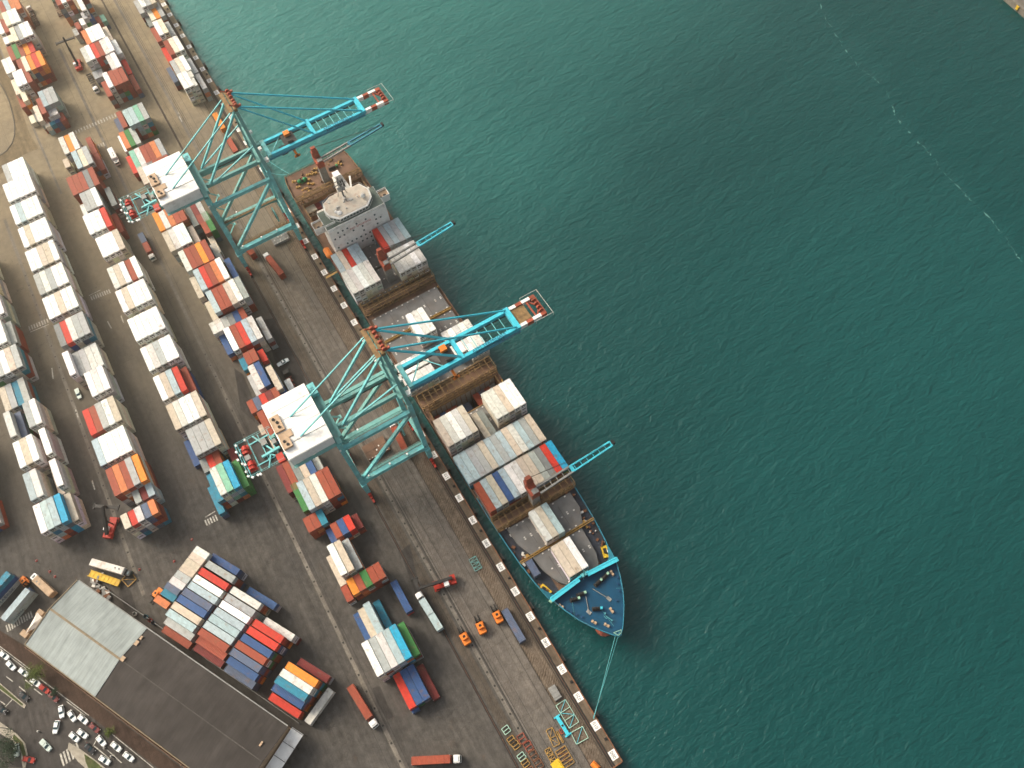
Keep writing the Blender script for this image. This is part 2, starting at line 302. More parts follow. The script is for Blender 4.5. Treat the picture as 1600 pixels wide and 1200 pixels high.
# patches of darker asphalt
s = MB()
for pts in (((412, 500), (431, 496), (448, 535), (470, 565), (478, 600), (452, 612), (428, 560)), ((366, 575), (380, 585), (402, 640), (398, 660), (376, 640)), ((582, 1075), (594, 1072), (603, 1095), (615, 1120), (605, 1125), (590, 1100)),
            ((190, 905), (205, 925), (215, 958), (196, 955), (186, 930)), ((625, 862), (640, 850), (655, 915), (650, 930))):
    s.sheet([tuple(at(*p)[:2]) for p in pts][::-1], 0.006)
structure(s.build('asphalt_patch', G['dark_patch']))
# painted road markings
s = MB()
def zebra(p0, p1, n, ln, w=0.5, z=0.012):
    a, c = at(*p0), at(*p1); d = (c - a); d.z = 0; t = Vector((1, 0, 0)) if abs(d.normalized().x) < 0.8 else Vector((0, 1, 0))
    for i in range(n):
        q = a + d * (i / (n - 1)); e = d.normalized() * w / 2; f = t * ln / 2
        s.sheet([tuple((q + k)[:2]) for k in (-e - f, e - f, e + f, -e + f)], z)
zebra((119, 206), (180, 180), 15, 2.6); zebra((144, 232), (162, 225), 6, 2.6); zebra((143, 466), (171, 455), 9, 2.4); zebra((46, 513), (74, 501), 8, 2.4); zebra((322, 817), (338, 809), 5, 2.4)
zebra((11, 982), (49, 960), 11, 2.6); zebra((97, 1187), (122, 1170), 6, 4.2, 0.6)
def line(p0, p1, w, z=0.012):
    a, c = at(*p0), at(*p1); d = (c - a); d.z = 0; e = d.normalized().cross(Vector((0, 0, 1))) * w / 2
    s.sheet([tuple(q[:2]) for q in (a - e, c - e, c + e, a + e)][::-1], z)
line((47, 519), (76, 507), 0.35); line((139, 462), (157, 453), 0.35); line((321, 808), (336, 799), 0.35)
for a, c in (((168, 502), (174, 513)), ((81, 575), (83, 592)), ((144, 751), (148, 765)), ((189, 493), (193, 504)), ((280, 182), (284, 190)), ((278, 176), (280, 178)), ((324, 266), (327, 272)), ((192, 306), (196, 316)), ((118, 640), (122, 652))): line(a, c, 0.45)
for a, c in (((0, 1010), (46, 1045)), ((62, 1060), (104, 1092)), ((104, 1092), (139, 1118)), ((175, 1147), (240, 1200)), ((0, 1014), (43, 1047)), ((104, 1096), (133, 1118))): line(a, c, 0.22)
for a, c in (((10, 1057), (20, 1065)), ((30, 1073), (40, 1081)), ((39, 1062), (51, 1072)), ((53, 1076), (66, 1086)), ((8, 1105), (20, 1092)), ((145, 1166), (153, 1152)), ((145, 1164), (172, 1186)), ((167, 1171), (190, 1192)), ((0, 1095), (8, 1101))): line(a, c, 0.28)
structure(s.build('road_markings', M['paintline']))
s = MB()
for x, v in [(-5 * k - 2.0, -21.65) for k in range(58)] + [(-6.1 * k - 33, -58.75) for k in range(30)] + [(-6.1 * k - 134, -113.05) for k in range(27)]:
    p = CR @ (Vector((x, v, 0)) - CAM); px, py = 800 + 1300 * p.x / p.z, 600 + 1300 * p.y / p.z
    if not (-5 < px < 1605 and -5 < py < 1205): continue
    s = MB(); s.box(0, 0, 0.009, 0.62, 0.62, 0.02); s.box(0, 0, 0.029, 0.5, 0.08, 0.01)
    o = s.build('drain_grate', M['black'], None, (x, v, 0))
    tag(o, 'small square black drain grate in a pale concrete strip', 'grate', 'drain grates in the pale strips')
# the public road behind the warehouse
def poly(name, m, pts, z0=0.0, z1=None, kind='structure'):
    q = [tuple(at(*p)[:2]) for p in pts]; a = sum(q[i][0] * q[(i + 1) % len(q)][1] - q[(i + 1) % len(q)][0] * q[i][1] for i in range(len(q)))
    if a < 0: q.reverse()
    s = MB()
    if z1 is None: s.sheet(q, z0)
    else: s.prism(q, z0, z1)
    o = s.build(name, m)
    if kind: o['kind'] = kind
    return o
poly('road', G['road'], [(-60, 965), (-2, 1008), (60, 1056), (140, 1119), (232, 1190), (330, 1270), (150, 1330), (-90, 1200)], 0.005)
poly('pavement', G['pave'], [(-60, 940), (0, 985), (40, 1010), (148, 1096), (300, 1212), (330, 1262), (232, 1189), (140, 1118), (60, 1055), (-2, 1007), (-60, 964)], 0.0, 0.13)
G['turf'] = mat('rough_turf', (0.06, 0.075, 0.025), 0.9, var=0.4, scale=1.2, dirt=(0.10, 0.08, 0.04), dirt_amt=0.8, dirt_scale=0.6)
poly('median_kerb', G['kerb'], [(-10, 1062), (0, 1067), (41, 1102), (38, 1107), (33, 1103), (0, 1078), (-10, 1072)], 0.0, 0.14)
poly('median_turf', G['turf'], [(-10, 1064), (0, 1069), (37, 1101), (35, 1103), (0, 1076), (-10, 1070)], 0.142)
poly('corner_pavement', G['kerb'], [(-20, 1122), (0, 1128), (26, 1146), (40, 1162), (44, 1180), (40, 1200), (30, 1215), (-20, 1215)], 0.0, 0.14)
poly('corner_turf', G['turf'], [(22, 1147), (36, 1160), (41, 1178), (38, 1196), (36, 1180), (30, 1166), (20, 1154)], 0.144)
poly('corner_yard', G['road'], [(-20, 1140), (0, 1146), (20, 1158), (32, 1174), (36, 1200), (-20, 1200)], 0.144)
poly('traffic_island', G['kerb'], [(108, 1160), (128, 1172), (150, 1188), (172, 1206), (140, 1206), (122, 1190), (106, 1170)], 0.0, 0.14)
poly('island_turf', G['turf'], [(132, 1178), (150, 1190), (165, 1204), (140, 1204), (134, 1190)], 0.144)
poly('dirt_verge', G['dirt'], [(-30, 40), (0, 75), (45, 205), (60, 232), (30, 245), (4, 270), (-30, 290)], 0.004)
poly('side_road', G['apron'], [(-30, 110), (-2, 128), (14, 160), (22, 190), (23, 210), (14, 232), (-2, 245), (-30, 250)], 0.008)
s = MB(); q = [at(x, y) for x, y in ((-6, 122), (0, 130), (8, 143), (15, 160), (20, 178), (23, 195), (23, 210), (19, 224), (10, 236), (-4, 246))]
for a, c in zip(q, q[1:]): s.bar(a + Vector((0, 0, .06)), c + Vector((0, 0, .06)), 0.35, 0.14)
tag(s.build('kerb', M['dark']), 'dark curved kerb round the sandy side road', 'kerb')
# water
m = bpy.data.materials.new('harbour_water'); m.use_nodes = True; n = m.node_tree.nodes; l = m.node_tree.links
b = n['Principled BSDF']; b.inputs['Roughness'].default_value = 0.26; b.inputs['IOR'].default_value = 1.33
tc = n.new('ShaderNodeTexCoord'); sx = n.new('ShaderNodeSeparateXYZ'); l.new(tc.outputs['Object'], sx.inputs[0])
def math_(op, a, b_=None, c=None):
    x = n.new('ShaderNodeMath'); x.operation = op
    for i, v in enumerate((a, b_, c)):
        if v is None: continue
        if isinstance(v, (int, float)): x.inputs[i].default_value = v
        else: l.new(v, x.inputs[i])
    return x.outputs[0]
def wnoise(scale, detail, stretch=(1, 1, 1), rot=0.0, dist=0.0):
    no = n.new('ShaderNodeTexNoise'); no.inputs['Scale'].default_value = scale; no.inputs['Detail'].default_value = detail; no.inputs['Distortion'].default_value = dist
    mp = n.new('ShaderNodeMapping'); mp.inputs['Scale'].default_value = stretch; mp.inputs['Rotation'].default_value = (0, 0, rot)
    l.new(tc.outputs['Object'], mp.inputs[0]); l.new(mp.outputs[0], no.inputs['Vector']); return no.outputs[0]
edge = math_('ADD', math_('MULTIPLY_ADD', sx.outputs[0], 0.22, sx.outputs[1]), -229.0)
edge = math_('ADD', edge, math_('MULTIPLY_ADD', wnoise(0.02, 3), 26, -13))
fac = n.new('ShaderNodeMapRange'); fac.inputs[1].default_value = -2; fac.inputs[2].default_value = 3; l.new(edge, fac.inputs[0])
c1 = n.new('ShaderNodeMix'); c1.data_type = 'RGBA'; c1.inputs[6].default_value = (0.0018, 0.046, 0.046, 1); c1.inputs[7].default_value = (0.0035, 0.058, 0.058, 1); 
big = n.new('ShaderNodeMapRange'); big.inputs[1].default_value = 0.35; big.inputs[2].default_value = 0.65; l.new(wnoise(0.008, 4, (1, 0.5, 1), 0.6), big.inputs[0]); l.new(big.outputs[0], c1.inputs[0])
c2 = n.new('ShaderNodeMix'); c2.data_type = 'RGBA'; c2.inputs[7].default_value = (0.0009, 0.047, 0.047, 1); l.new(c1.outputs[2], c2.inputs[6]); l.new(fac.outputs[0], c2.inputs[0])
water_glow = n.new('ShaderNodeMapRange'); water_glow.inputs[1].default_value = -90; water_glow.inputs[2].default_value = -520; water_glow.inputs[3].default_value = 0.0; water_glow.inputs[4].default_value = 1.0     # hazy glow up the channel, painted into the water colour
l.new(math_('ADD', math_('MULTIPLY_ADD', sx.outputs[1], 0.55, sx.outputs[0]), math_('MULTIPLY_ADD', wnoise(0.011, 4), 120, -60)), water_glow.inputs[0])
c3 = n.new('ShaderNodeMix'); c3.data_type = 'RGBA'; c3.inputs[7].default_value = (0.028, 0.20, 0.18, 1); l.new(water_glow.outputs[0], c3.inputs[0]); l.new(c2.outputs[2], c3.inputs[6])
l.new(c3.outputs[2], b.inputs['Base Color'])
hgt = math_('ADD', math_('MULTIPLY', wnoise(0.24, 5, (1.2, 0.5, 1), -0.15, 0.6), 1.7), math_('MULTIPLY', wnoise(0.75, 6, (1.2, 0.6, 1), 0.15, 0.6), 0.75))
hgt = math_('ADD', hgt, math_('MULTIPLY', wnoise(0.05, 3, (1.3, 0.5, 1), -0.5), 2.4))
bp = n.new('ShaderNodeBump'); bp.inputs['Strength'].default_value = 1.0; bp.inputs['Distance'].default_value = 0.42; l.new(hgt, bp.inputs['Height']); l.new(bp.outputs[0], b.inputs['Normal'])
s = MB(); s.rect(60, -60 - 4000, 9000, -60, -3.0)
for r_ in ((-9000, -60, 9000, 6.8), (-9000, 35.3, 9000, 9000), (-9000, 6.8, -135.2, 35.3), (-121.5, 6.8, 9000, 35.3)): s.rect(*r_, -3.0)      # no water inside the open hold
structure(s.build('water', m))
m = bpy.data.materials.new('foam'); m.use_nodes = True; n = m.node_tree.nodes; l = m.node_tree.links
n['Principled BSDF'].inputs['Base Color'].default_value = (0.075, 0.20, 0.185, 1); n['Principled BSDF'].inputs['Roughness'].default_value = 0.9
s = MB(); rnd = random.Random(3)
fl = [at(x, y, -3) for x, y in ((1268, -30), (1280, 5), (1292, 33), (1310, 60), (1325, 84), (1345, 108), (1365, 122), (1385, 142), (1393, 160), (1398, 178), (1408, 192), (1418, 205), (1438, 225), (1462, 250), (1470, 266), (1490, 285), (1520, 315), (1548, 342), (1568, 368), (1590, 400), (1612, 425))]
for a, c in zip(fl, fl[1:]):
    k = 0.0; d = c - a; e = Vector((-d.y, d.x, 0)).normalized()
    while k < 1:
        w = rnd.choice((0.08, 0.12, 0.2, 0.45)) * rnd.uniform(0.6, 1.3); L_ = rnd.uniform(0.05, 0.45); k2 = min(1, k + L_)
        if rnd.random() < 0.72:
            j = [rnd.uniform(-0.5, 0.5) for _ in range(4)]
            s.sheet([tuple((a + d * k + e * j[0])[:2]), tuple((a + d * (k + k2) / 2 + e * (j[1] - w))[:2]), tuple((a + d * k2 + e * j[2])[:2]), tuple((a + d * (k + k2) / 2 + e * (j[1] + w * 0.6))[:2])], -2.985)
        k = k2
stuff(s.build('foam_line', m))
# the far quay corner
s = MB(); q = at(1572, -8); r_ = at(1616, 30); d = (r_ - q).normalized(); e = Vector((-d.y, d.x, 0)); e = e if e.y > 0 else -e
s.prism([tuple(k[:2]) for k in (q - d * 200, q + d * 300, q + d * 300 + e * 200, q - d * 200 + e * 200)], -9, 0)
structure(s.build('far_quay', G['strip']))
for k in range(-3, 8):
    p = q + d * (k * 9.0) + e * (-0.35); s = MB(); s.box(0, 0, -1.8, 1.4, .5, 1.6); s.box(0, .15, -.3, 1.8, .25, .2)
    tag(s.build('quay_fender', M['yellow'], None, (p.x, p.y, 0), math.atan2(d.y, d.x)), 'yellow fender on the far quay corner at the top right', 'fender', 'fenders on the far quay')
# berth number plates painted along the quay, one every ten metres
for k in range(0, 46):
    if 14 <= k <= 16: pass
    x = -10.0 * k; s = MB(); s.box(0, 0, 0.008, 2.9, 2.3, 0.02)
    o = s.build('berth_plate', M['white'], None, (x, -0.1, 0)); p = '%02d0' % k
    lettering('number', p, 1.55, M['ink'], o, frame((0, 0, 0.045), (-1, 0, 0), (0, -1, 0)), 0.005)
    tag(o, 'white berth plate painted %s on the quay edge' % p, 'berth plate', 'berth number plates along the quay')
# bollards and fenders on the quay edge
rnd = random.Random(11)
s = MB(); s.tube((0, 0, 0.02), (0, 0, 0.45), 0.24, 10); s.tube((0, 0, 0.45), (0, 0, 0.62), 0.36, 10, 0.30); s.box(0, 0, 0.0, 0.9, 0.9, 0.05)
bol = None
for k in range(0, 22):
    x = -5.0 - 20 * k; o = s.build('bollard', M['black']) if bol is None else copy_tree(bol)
    bol = bol or o; o.location = (x, 0.45, 0.004)
    tag(o, 'black mooring bollard on the quay edge between berth plates', 'bollard', 'bollards along the quay edge')
s = MB(); s.box(0, 0.45, -2.6, 2.2, 0.7, 2.4); f_ = MB(); f_.box(0, 0.95, -2.7, 2.6, 0.25, 2.6)
fen = None
for k in range(0, 22):
    if fen is None: o = fen = s.build('rubber_fender', M['black']); f_.build('fender_panel', M['dark'], fen)
    else: o = copy_tree(fen)
    o.location = (-13.0 - 20 * k, 1.45, 0)
    tag(o, 'black rubber fender on the quay wall below the edge', 'fender', 'fenders on the quay wall')
# ------------------------------------------------------------------ containers
PAL = {'W': ((.80, .79, .76), 'white'), 'w': ((.60, .585, .55), 'greyish white'), 'T': ((.53, .455, .365), 'tan'), 'G': ((.37, .385, .375), 'light grey'), 'g': ((.21, .225, .22), 'dark grey'),
       'L': ((.37, .465, .49), 'pale blue'), 'R': ((.53, .04, .024), 'bright red'), 'r': ((.30, .064, .034), 'rust red'), 'M': ((.17, .026, .024), 'maroon'), 'O': ((.78, .25, .03), 'orange'),
       'o': ((.56, .18, .065), 'dull orange'), 'B': ((.035, .085, .215), 'dark blue'), 'b': ((.095, .125, .19), 'slate blue'), 'K': ((.025, .20, .29), 'deep teal'), 'C': ((.02, .31, .50), 'bright blue'),
       'N': ((.045, .185, .05), 'green'), 'n': ((.20, .44, .32), 'mint green'), 'c': ((.70, .63, .50), 'cream')}
W2 = 2.438
def container_mesh(L, H, reefer):
    s = MB(); e = 0.055
    for sx_ in (-1, 1):
        for sy in (-1, 1): s.box(sx_ * (L / 2 - .09), sy * (W2 / 2 - .09), 0, .18, .18, H)       # corner posts
    for z in (0.02, H - .17):
        for sy in (-1, 1): s.box(0, sy * (W2 / 2 - .07), z, L - .36, .12, .15)                     # rails
        for sx_ in (-1, 1): s.box(sx_ * (L / 2 - .07), 0, z, .12, W2 - .36, .15)
    n = int(L / (0.9 if reefer else .56)) * 2; dp = 0.012 if reefer else 0.05
    xs = [-L / 2 + .18 + (L - .36) * i / n for i in range(n + 1)]
    for sy in (-1, 1):                                                                              # corrugated sides
        prof = []
        for i, x in enumerate(xs): prof.append((x, sy * (W2 / 2 - .03 - (dp if i % 2 else 0))))
        a = len(prof); s.add([(x, y, .1) for x, y in prof] + [(x, y, H - .1) for x, y in prof], [((i, i + 1, a + i + 1, a + i) if sy < 0 else (i + 1, i, a + i, a + i + 1)) for i in range(a - 1)])
    rp = [(x, H - .02 - (0.035 if (i % 2 and not reefer) else 0)) for i, x in enumerate(xs)]; a = len(rp)   # roof
    s.add([(x, -W2 / 2 + .06, z) for x, z in rp] + [(x, W2 / 2 - .06, z) for x, z in rp], [(i, i + 1, a + i + 1, a + i) for i in range(a - 1)])
    s.sheet([(-L / 2 + .1, -W2 / 2 + .1), (-L / 2 + .1, W2 / 2 - .1), (L / 2 - .1, W2 / 2 - .1), (L / 2 - .1, -W2 / 2 + .1)], .08)
    x = L / 2 - .04
    for sx_ in (-1, 1): s.add([(sx_ * x, -W2 / 2 + .1, .1), (sx_ * x, W2 / 2 - .1, .1), (sx_ * x, W2 / 2 - .1, H - .1), (sx_ * x, -W2 / 2 + .1, H - .1)], [(0, 1, 2, 3) if sx_ > 0 else (3, 2, 1, 0)])
    if reefer:                                                                                      # cooling unit in the end wall, vents and grille
        s.mi = 1; s.box(x + .01, 0, H * .50, .06, 1.7, H * .24); s.box(x + .01, -.5, H * .16, .06, .6, .5); s.mi = 2; s.tube((x, .45, H * .3), (x + .05, .45, H * .3), .3, 10)
    else:                                                                                           # doors with lock rods
        s.mi = 1; s.box(x + .004, 0, .12, .03, .035, H - .26)
        s.mi = 2
        for y in (-.85, -.35, .35, .85): s.box(x + .03, y, .12, .05, .05, H - .26)
    for sx_ in (-1, 1):                                                                             # corner castings on the roof
        for sy in (-1, 1): s.mi = 2; s.box(sx_ * (L / 2 - .09), sy * (W2 / 2 - .09), H - .005, .18, .17, .02)
    return s.mesh('container', [M['box'], M['dark'], M['grey']])
MESH = {(L, r): container_mesh(12.19 if L == 40 else 6.06, 2.86 if r else 2.58, r) for L in (40, 20) for r in (0, 1)}
LOW = MB(); LOW.cc = (1, 1, 1); rl = random.Random(5); NBOX = [0]
def low_box(x, y, z, L, H, rz, c):
    LOW.cc = tuple(max(0.01, k * rl.uniform(.86, 1.08)) for k in PAL[c][0]); a, n = math.cos(rz), math.sin(rz); w = W2
    LOW.box(x, y, z + .015, L - .06, w - .06, H - .05, rz)
    for sx_ in (-1, 1):
        dx = sx_ * (L / 2 - .06); LOW.box(x + dx * a, y + dx * n, z + H - .2, .14, w - .02, .17, rz)
    for sy in (-1, 1):
        dy = sy * (w / 2 - .06); LOW.box(x - dy * n, y + dy * a, z + H - .2, L - .3, .14, .17, rz); LOW.box(x - dy * n, y + dy * a, z + .02, L - .3, .14, .14, rz)
    if c in 'WwT': LOW.cc = (.05, .05, .05); dx = L / 2 - .02; LOW.cc = (.22, .22, .21); LOW.box(x + dx * a, y + dx * n, z + H * .5, .05, 1.7, H * .25, rz); LOW.cc = (.07, .07, .07); LOW.box(x + (dx + .02) * a, y + (dx + .02) * n, z + H * .6, .05, .9, H * .12, rz)
    else:
        LOW.cc = tuple(k * .55 for k in LOW.cc)
        for dy in (-.8, -.3, .3, .8): LOW.box(x + (L / 2 - .02) * a - dy * n, y + (L / 2 - .02) * n + dy * a, z + .15, .05, .06, H - .3, rz)
def mixc(c): return rl.choice('WwwccTTG') if c in 'WwT' else rl.choice('rrrMMBbGgwLKTNrOo')
def box_top(x, y, z, L, c, reefer, rz, label, group):
    o = bpy.data.objects.new('reefer_container' if reefer else ('shipping_container' if L == 40 else 'short_container'), MESH[(L, 1 if reefer else 0)]); col.objects.link(o)
    o.location = (x, y, z); o.rotation_euler = (0, 0, rz); k = rl.uniform(.90, 1.07); o.color = (*[min(.86, v * k * rl.uniform(.97, 1.03)) for v in PAL[c][0]], 1)
    tag(o, label, 'container', group); NBOX[0] += 1; return o
WHAT = {(40, 1): 'reefer container', (40, 0): 'long container', (20, 1): 'short reefer', (20, 0): 'short container'}
BAYS = {}
def bay(row, px, py, toks, L=40, zb=0.0, h=None, world=False, rf=None, pitch=2.52, corner='TL'):
    h = h or (2.88 if row in 'ABE' else 2.6); tk = toks.split(); first = next(i for i, t in enumerate(tk) if t != '.'); t0 = int(tk[first][1:])
    length = 12.19 if L == 40 else 6.06
    if world: x0, y0 = px, py
    else:
        p = at(px, py, zb + t0 * h); x0, y0 = p.x, p.y - first * pitch
        if corner == 'BL': x0 -= length
    BAYS.setdefault(row, []).append((x0, y0, tk, L, length, zb, h, rf, pitch))
YARD = '''
A 2 259|G4 W4 W4 W4
A 3 289|W4 W4 W4 W4 W4
A 14 323|W4 L4 W4 W4 W4
A 27 358|W4 T4 W4 W4 W4
A 38 394|W4 W4 T4 T4 W4
A 51 430|G4 w4 G4 W4 W4
A 65 467|W4 W4 T4 W4 W4
A 82 508|g4 R4 w4 G4 G4
A 96 552|W4 G3 G3 w3 w3
A 130 584|W4 w4 W4
A 127 642|R4 r4 G4 W4 T4
A 142 689|L4 W4 W4 W4 W4
A 163 734|r4 o4 r4 G4 O4
A 204 767|G3 M3 L3|20
A 187 806|T4 R4 w4 b4 o4|20
B 90 216|w4 O4 w4 . r2
B 110 238|L4 c4 G4 r2
B 97 250|T2|20
B 102 278|r4 r4 r4 g4 r4
B 123 303|G4 G4 W4 . g3
B 124 321|w3
B 128 338|W4 W4 W4 R4 r2
B 148 373|W4 W4 W4 T4
B 166 420|w4 T4 W4 r4 W4
B 179 456|W4 T4 W4 W4 W4
B 198 500|W4 W4 W4 W4 W4
B 218 545|W4 w4 G4 W4 W4
B 238 590|W4 T4 L4 R4 r3
B 258 634|T4 w4 W4 W4 T4
B 289 673|G4 G4 G4 T4
B 286 690|B1
B 310 719|g3 R3 r3 . M2|20
B 321 743|K3 w4 n4 C4 N3
B 323 762|K2
C 90 9|r5 W5 r5 . r5 r5||BL
C 118 -2|W5
C 122 30|W3 G4 B3 r2 n2|20
C 112 46|G2 r3|20
C 125.5 49|o4 W4 W4 W4 c3
C 124 76|w4 W4 R4 r4 w4 W4 W3
C 164 88|w4 W4
C 188 95|R2
C 200 119|r2
C 159 115.5|W4 r4 r4 r4
C 157 129|r3
C 143 113|G2 G2|20
C 180 176|r3
C 177 187|b1
C 190 173|L4 L4 n4 G4
C 184.5 208|o3 N3 G3
C 183 213|W1
C 200 237|n4 w4 r4 r4 o4 G4
C 196 246|R2
C 212 262|T4 w4 g4 r4 r4 r4
C 250.5 362|O4 w4 o4 r4 r4||BL
C 288 326|g3 M3 G3
C 306 337|r3 N3
C 252 364|T4 w4 W4 W4
C 292 355|T3
C 322 368|T2
C 277 394|w4 r4 r4 O4 r4
C 327 383|G2
C 300 423|L4 R4 r4 o4 W4
C 349 406|B3
C 295 435|T3
C 320 457|L4 r4 r4 T4 W4 G4
C 319 474|T3
C 325.5 506|w3 w3 G3 g3 B3 r3|20
C 348 515|W4 r4 R4 L4 w4
C 339 521|B2
C 399 498|G3
C 372 562|K3|20
C 378 553|r4 r4|20
C 401 549|R3|20
C 386 573|w4 B4
C 414 574|T4
C 385 588|G3
C 384 628|r4 b4 R4 M4 r4 B3|20
C 400 645|r4 r4 R3 G3
C 402 666|T2
C 443 595|W1|20
C 430 730|M3 r3 g3 T3 B3 w2
C 453 758|N3
C 462 755|L4 T4 w4 r4 r4
C 472 811|r3 r3 K3|20
C 508 829|B2|20
C 514.5 820|r3 B3 R3 M2|20
C 510 854|W4 T4 G3
C 509 871|T2
C 540 907|O3 r3 N3 r3 r3|20
C 531 918|r2|20
C 566 945|L3
C 558 954|T2
C 582 942|K1
C 551 961|B1
C 564 1006|W4 G4 w4 L4 C4 N3
C 613 1056|R2 B2 B2
C 618 1062|B1 . . M1
D 219 22|G3 W4 G4 T4||BL
D 222 22|g2 c3 O3 G3
D 234 45|r3 W4 c4 G3
D 251 76|R2
D 254 65|r4 c4 W4
D 264 96|G4 c4 W4 G3
D 259 107|b2
D 275.5 117|W4 W4
D 289.5 111|w4|20
D 295 124|w4|20
D 303 117|G3
H -4 4|r5 L5 o5 o5
H 33 22|O2|20
H -8 34|W4 r4 c5 W5 W5
H 13.5 45|c5 G5 W5 W5
H 4 60|W4 c4 c4|20
H 50 64|W2|20
H 9 74|r4 N4 r4 O4 R4
H 1 94|W3 W3 g2
H 24 94|r4 c4 O4 R4 O4
H 18.5 114|W4 W4 r4
H 16 126|c3
H 24 146|r2 c3
H 58 144|L4 G4 G4
H 55 155|r4
H 50 167|c3 r2
H 70 172|w3 w3|20
H 66 188|c2 K2 B2 r2|20
H 44 182|c1 g1|20
'''
for ln in YARD.strip().split('\n'):
    f = ln.split('|'); r_, px, py = f[0].split()
    bay(r_, float(px), float(py), f[1], int(f[2]) if len(f) > 2 and f[2] else 40, corner=f[3] if len(f) > 3 else 'TL', rf=None)
for x0, tk in ((-308, 'W4 W4 W4 W4 W4'), (-293.5, 'W4 w4 W4 W4 W4'), (-279, 'W4 W4 W4 w4 W4'), (-264.2, 'W4 W4 W4 W4 G3'), (-249, 'G4 G4 W4 T4 G4'), (-234.3, 'T3 G3 K3 G3 .'), (-219.8, 'w4 b3 . G4 W4'),
               (-205, 'W4 T4 W4 . W4'), (-190, 'L4 w4 . T2 W4'), (-175.5, 'W4 L4 L4 C4 T3')): bay('E', x0, -134.4, tk, world=True)
for x0, tk in ((-222, 'W4 W4 W4 W4 W4'), (-207, 'G3 W3 G3 W3 G3'), (-192, 'G2 w2 T2 G2 G2')): bay('F', x0, -161.3, tk, world=True, h=2.88)
ROWN = {'A': 'third row from the water', 'B': 'second inland row from the water', 'C': 'row beside the crane rails', 'D': 'row on the quay apron', 'E': 'fourth row from the water', 'F': 'innermost row', 'H': 'far landward row'}
LOWROW = {}
for row, bl in BAYS.items():
    bl.sort(key=lambda t: t[0]); k = 0; last = None; seen = {}
    for x0, y0, tk, L, length, zb, h, rf, pitch in bl:
        if last is None or x0 - last > 5: k += 1; last = x0
        tot = sum(t != '.' for t in tk)
        for i, t in enumerate(tk):
            if t == '.': continue
            c, n = t[0], int(t[1:]); y = y0 + (i + .5) * pitch; x = x0 + length / 2
            reefer = row in 'ABEF' and c in 'WwTGLn' and not (row == 'F')
            if row in 'CDH' and c in 'Wc' and n >= 4: reefer = True
            lab = '%s %s, %s from land in the %s bay down, %s' % (PAL[c][1], WHAT[(L, int(reefer))], ordn(i + 1), ordn(k), {'A': 'third row', 'B': 'second row', 'C': 'crane-side row', 'D': 'quayside row', 'E': 'fourth row', 'F': 'corner row', 'H': 'inland row'}[row])
            if lab in seen: lab = lab.replace(' from land', ' from land, low')
            if lab in seen: lab = lab.replace(', low in', ', lowest in')
            if lab in seen: lab = lab.replace(', lowest in', ', set back in')
            if lab in seen: lab = lab.replace('set back', 'half hidden')
            seen[lab] = 1
            box_top(x, y, zb + (n - 1) * h, L, c, reefer, 0.0, lab, 'containers stacked in the yard rows')
            for q in range(n - 1): low_box(x, y, zb + q * h, length, h, 0.0, mixc(c) if rl.random() < .8 or c in 'WwT' else c)
# the slanted block beside the warehouse
SA = at(314.8, 884.7, 10.4); SB = at(358, 911.5, 10.4); SROT = math.atan2((SB - SA).y, (SB - SA).x)
def s1(x, y): return (225 + x / 8.571, 845 + y / 8.571)
def s2(x, y): return (200 + x / 5, 840 + y / 5)
def s3(x, y): return (330 + x / 7.057, 980 + y / 7.057)
SL = {1: [(s1, (670, 100), (860, 215), 'w', 4, 20), (s1, (610, 180), (800, 295), 'T', 4, 20), (s1, (548, 262), (735, 378), 'T', 4, 20), (s1, (488, 342), (672, 458), 'T', 4, 20), (s1, (420, 422), (605, 545), 'G', 4, 20), (s1, (352, 505), (540, 630), 'w', 4, 20), (s1, (290, 580), (470, 700), 'b', 4, 20), (s1, (245, 665), (420, 785), 'K', 3, 20), (s1, (130, 745), (345, 890), 'o', 2, 20)],
      2: [(s2, (650, 140), (860, 275), 'B', 3, 40), (s2, (610, 198), (830, 332), 'G', 4, 40), (s2, (555, 250), (780, 392), 'R', 4, 40), (s2, (512, 305), (735, 448), 'W', 4, 40), (s2, (472, 358), (695, 502), 'L', 4, 40), (s2, (425, 410), (650, 552), 'b', 4, 40), (s2, (386, 462), (610, 606), 'B', 4, 40), (s2, (345, 520), (565, 660), 'T', 4, 40), (s2, (302, 575), (525, 718), 'L', 4, 40), (s2, (290, 640), (508, 785), 'G', 3, 40), (s2, (265, 705), (495, 850), 'r', 2, 40)],
      3: [(s2, (930, 400), (1155, 545), 'B', 2, 40), (s2, (805, 398), (1030, 545), 'w', 4, 40), (s2, (760, 455), (985, 600), 'G', 4, 40), (s2, (720, 508), (945, 652), 'W', 4, 40), (s2, (680, 563), (900, 708), 'L', 4, 40), (s2, (638, 615), (860, 760), 'L', 4, 40), (s2, (597, 670), (820, 815), 'L', 4, 40), (s2, (555, 725), (778, 872), 'r', 4, 40), (s2, (540, 790), (762, 935), 'r', 3, 40), (s2, (520, 848), (742, 995), 'M', 2, 40)],
      4: [(s2, (1065, 640), (1290, 790), 'w', 3, 40), (s2, (980, 655), (1205, 805), 'R', 4, 40), (s2, (938, 710), (1160, 862), 'R', 4, 40), (s2, (892, 768), (1112, 920), 'B', 4, 40), (s2, (848, 822), (1070, 975), 'r', 4, 40), (s2, (808, 880), (1030, 1035), 'b', 4, 40), (s2, (780, 945), (1005, 1100), 'B', 3, 40), (s2, (762, 1010), (985, 1162), 'b', 2, 40)],
      5: [(s3, (970, 365), (1285, 585), 'M', 2, 40), (s3, (832, 400), (1160, 640), 'O', 4, 40), (s3, (775, 480), (1098, 712), 'w', 4, 40), (s3, (722, 560), (1040, 790), 'K', 4, 40), (s3, (690, 640), (1000, 880), 'B', 3, 40), (s3, (650, 740), (975, 985), 'R', 2, 40)]}
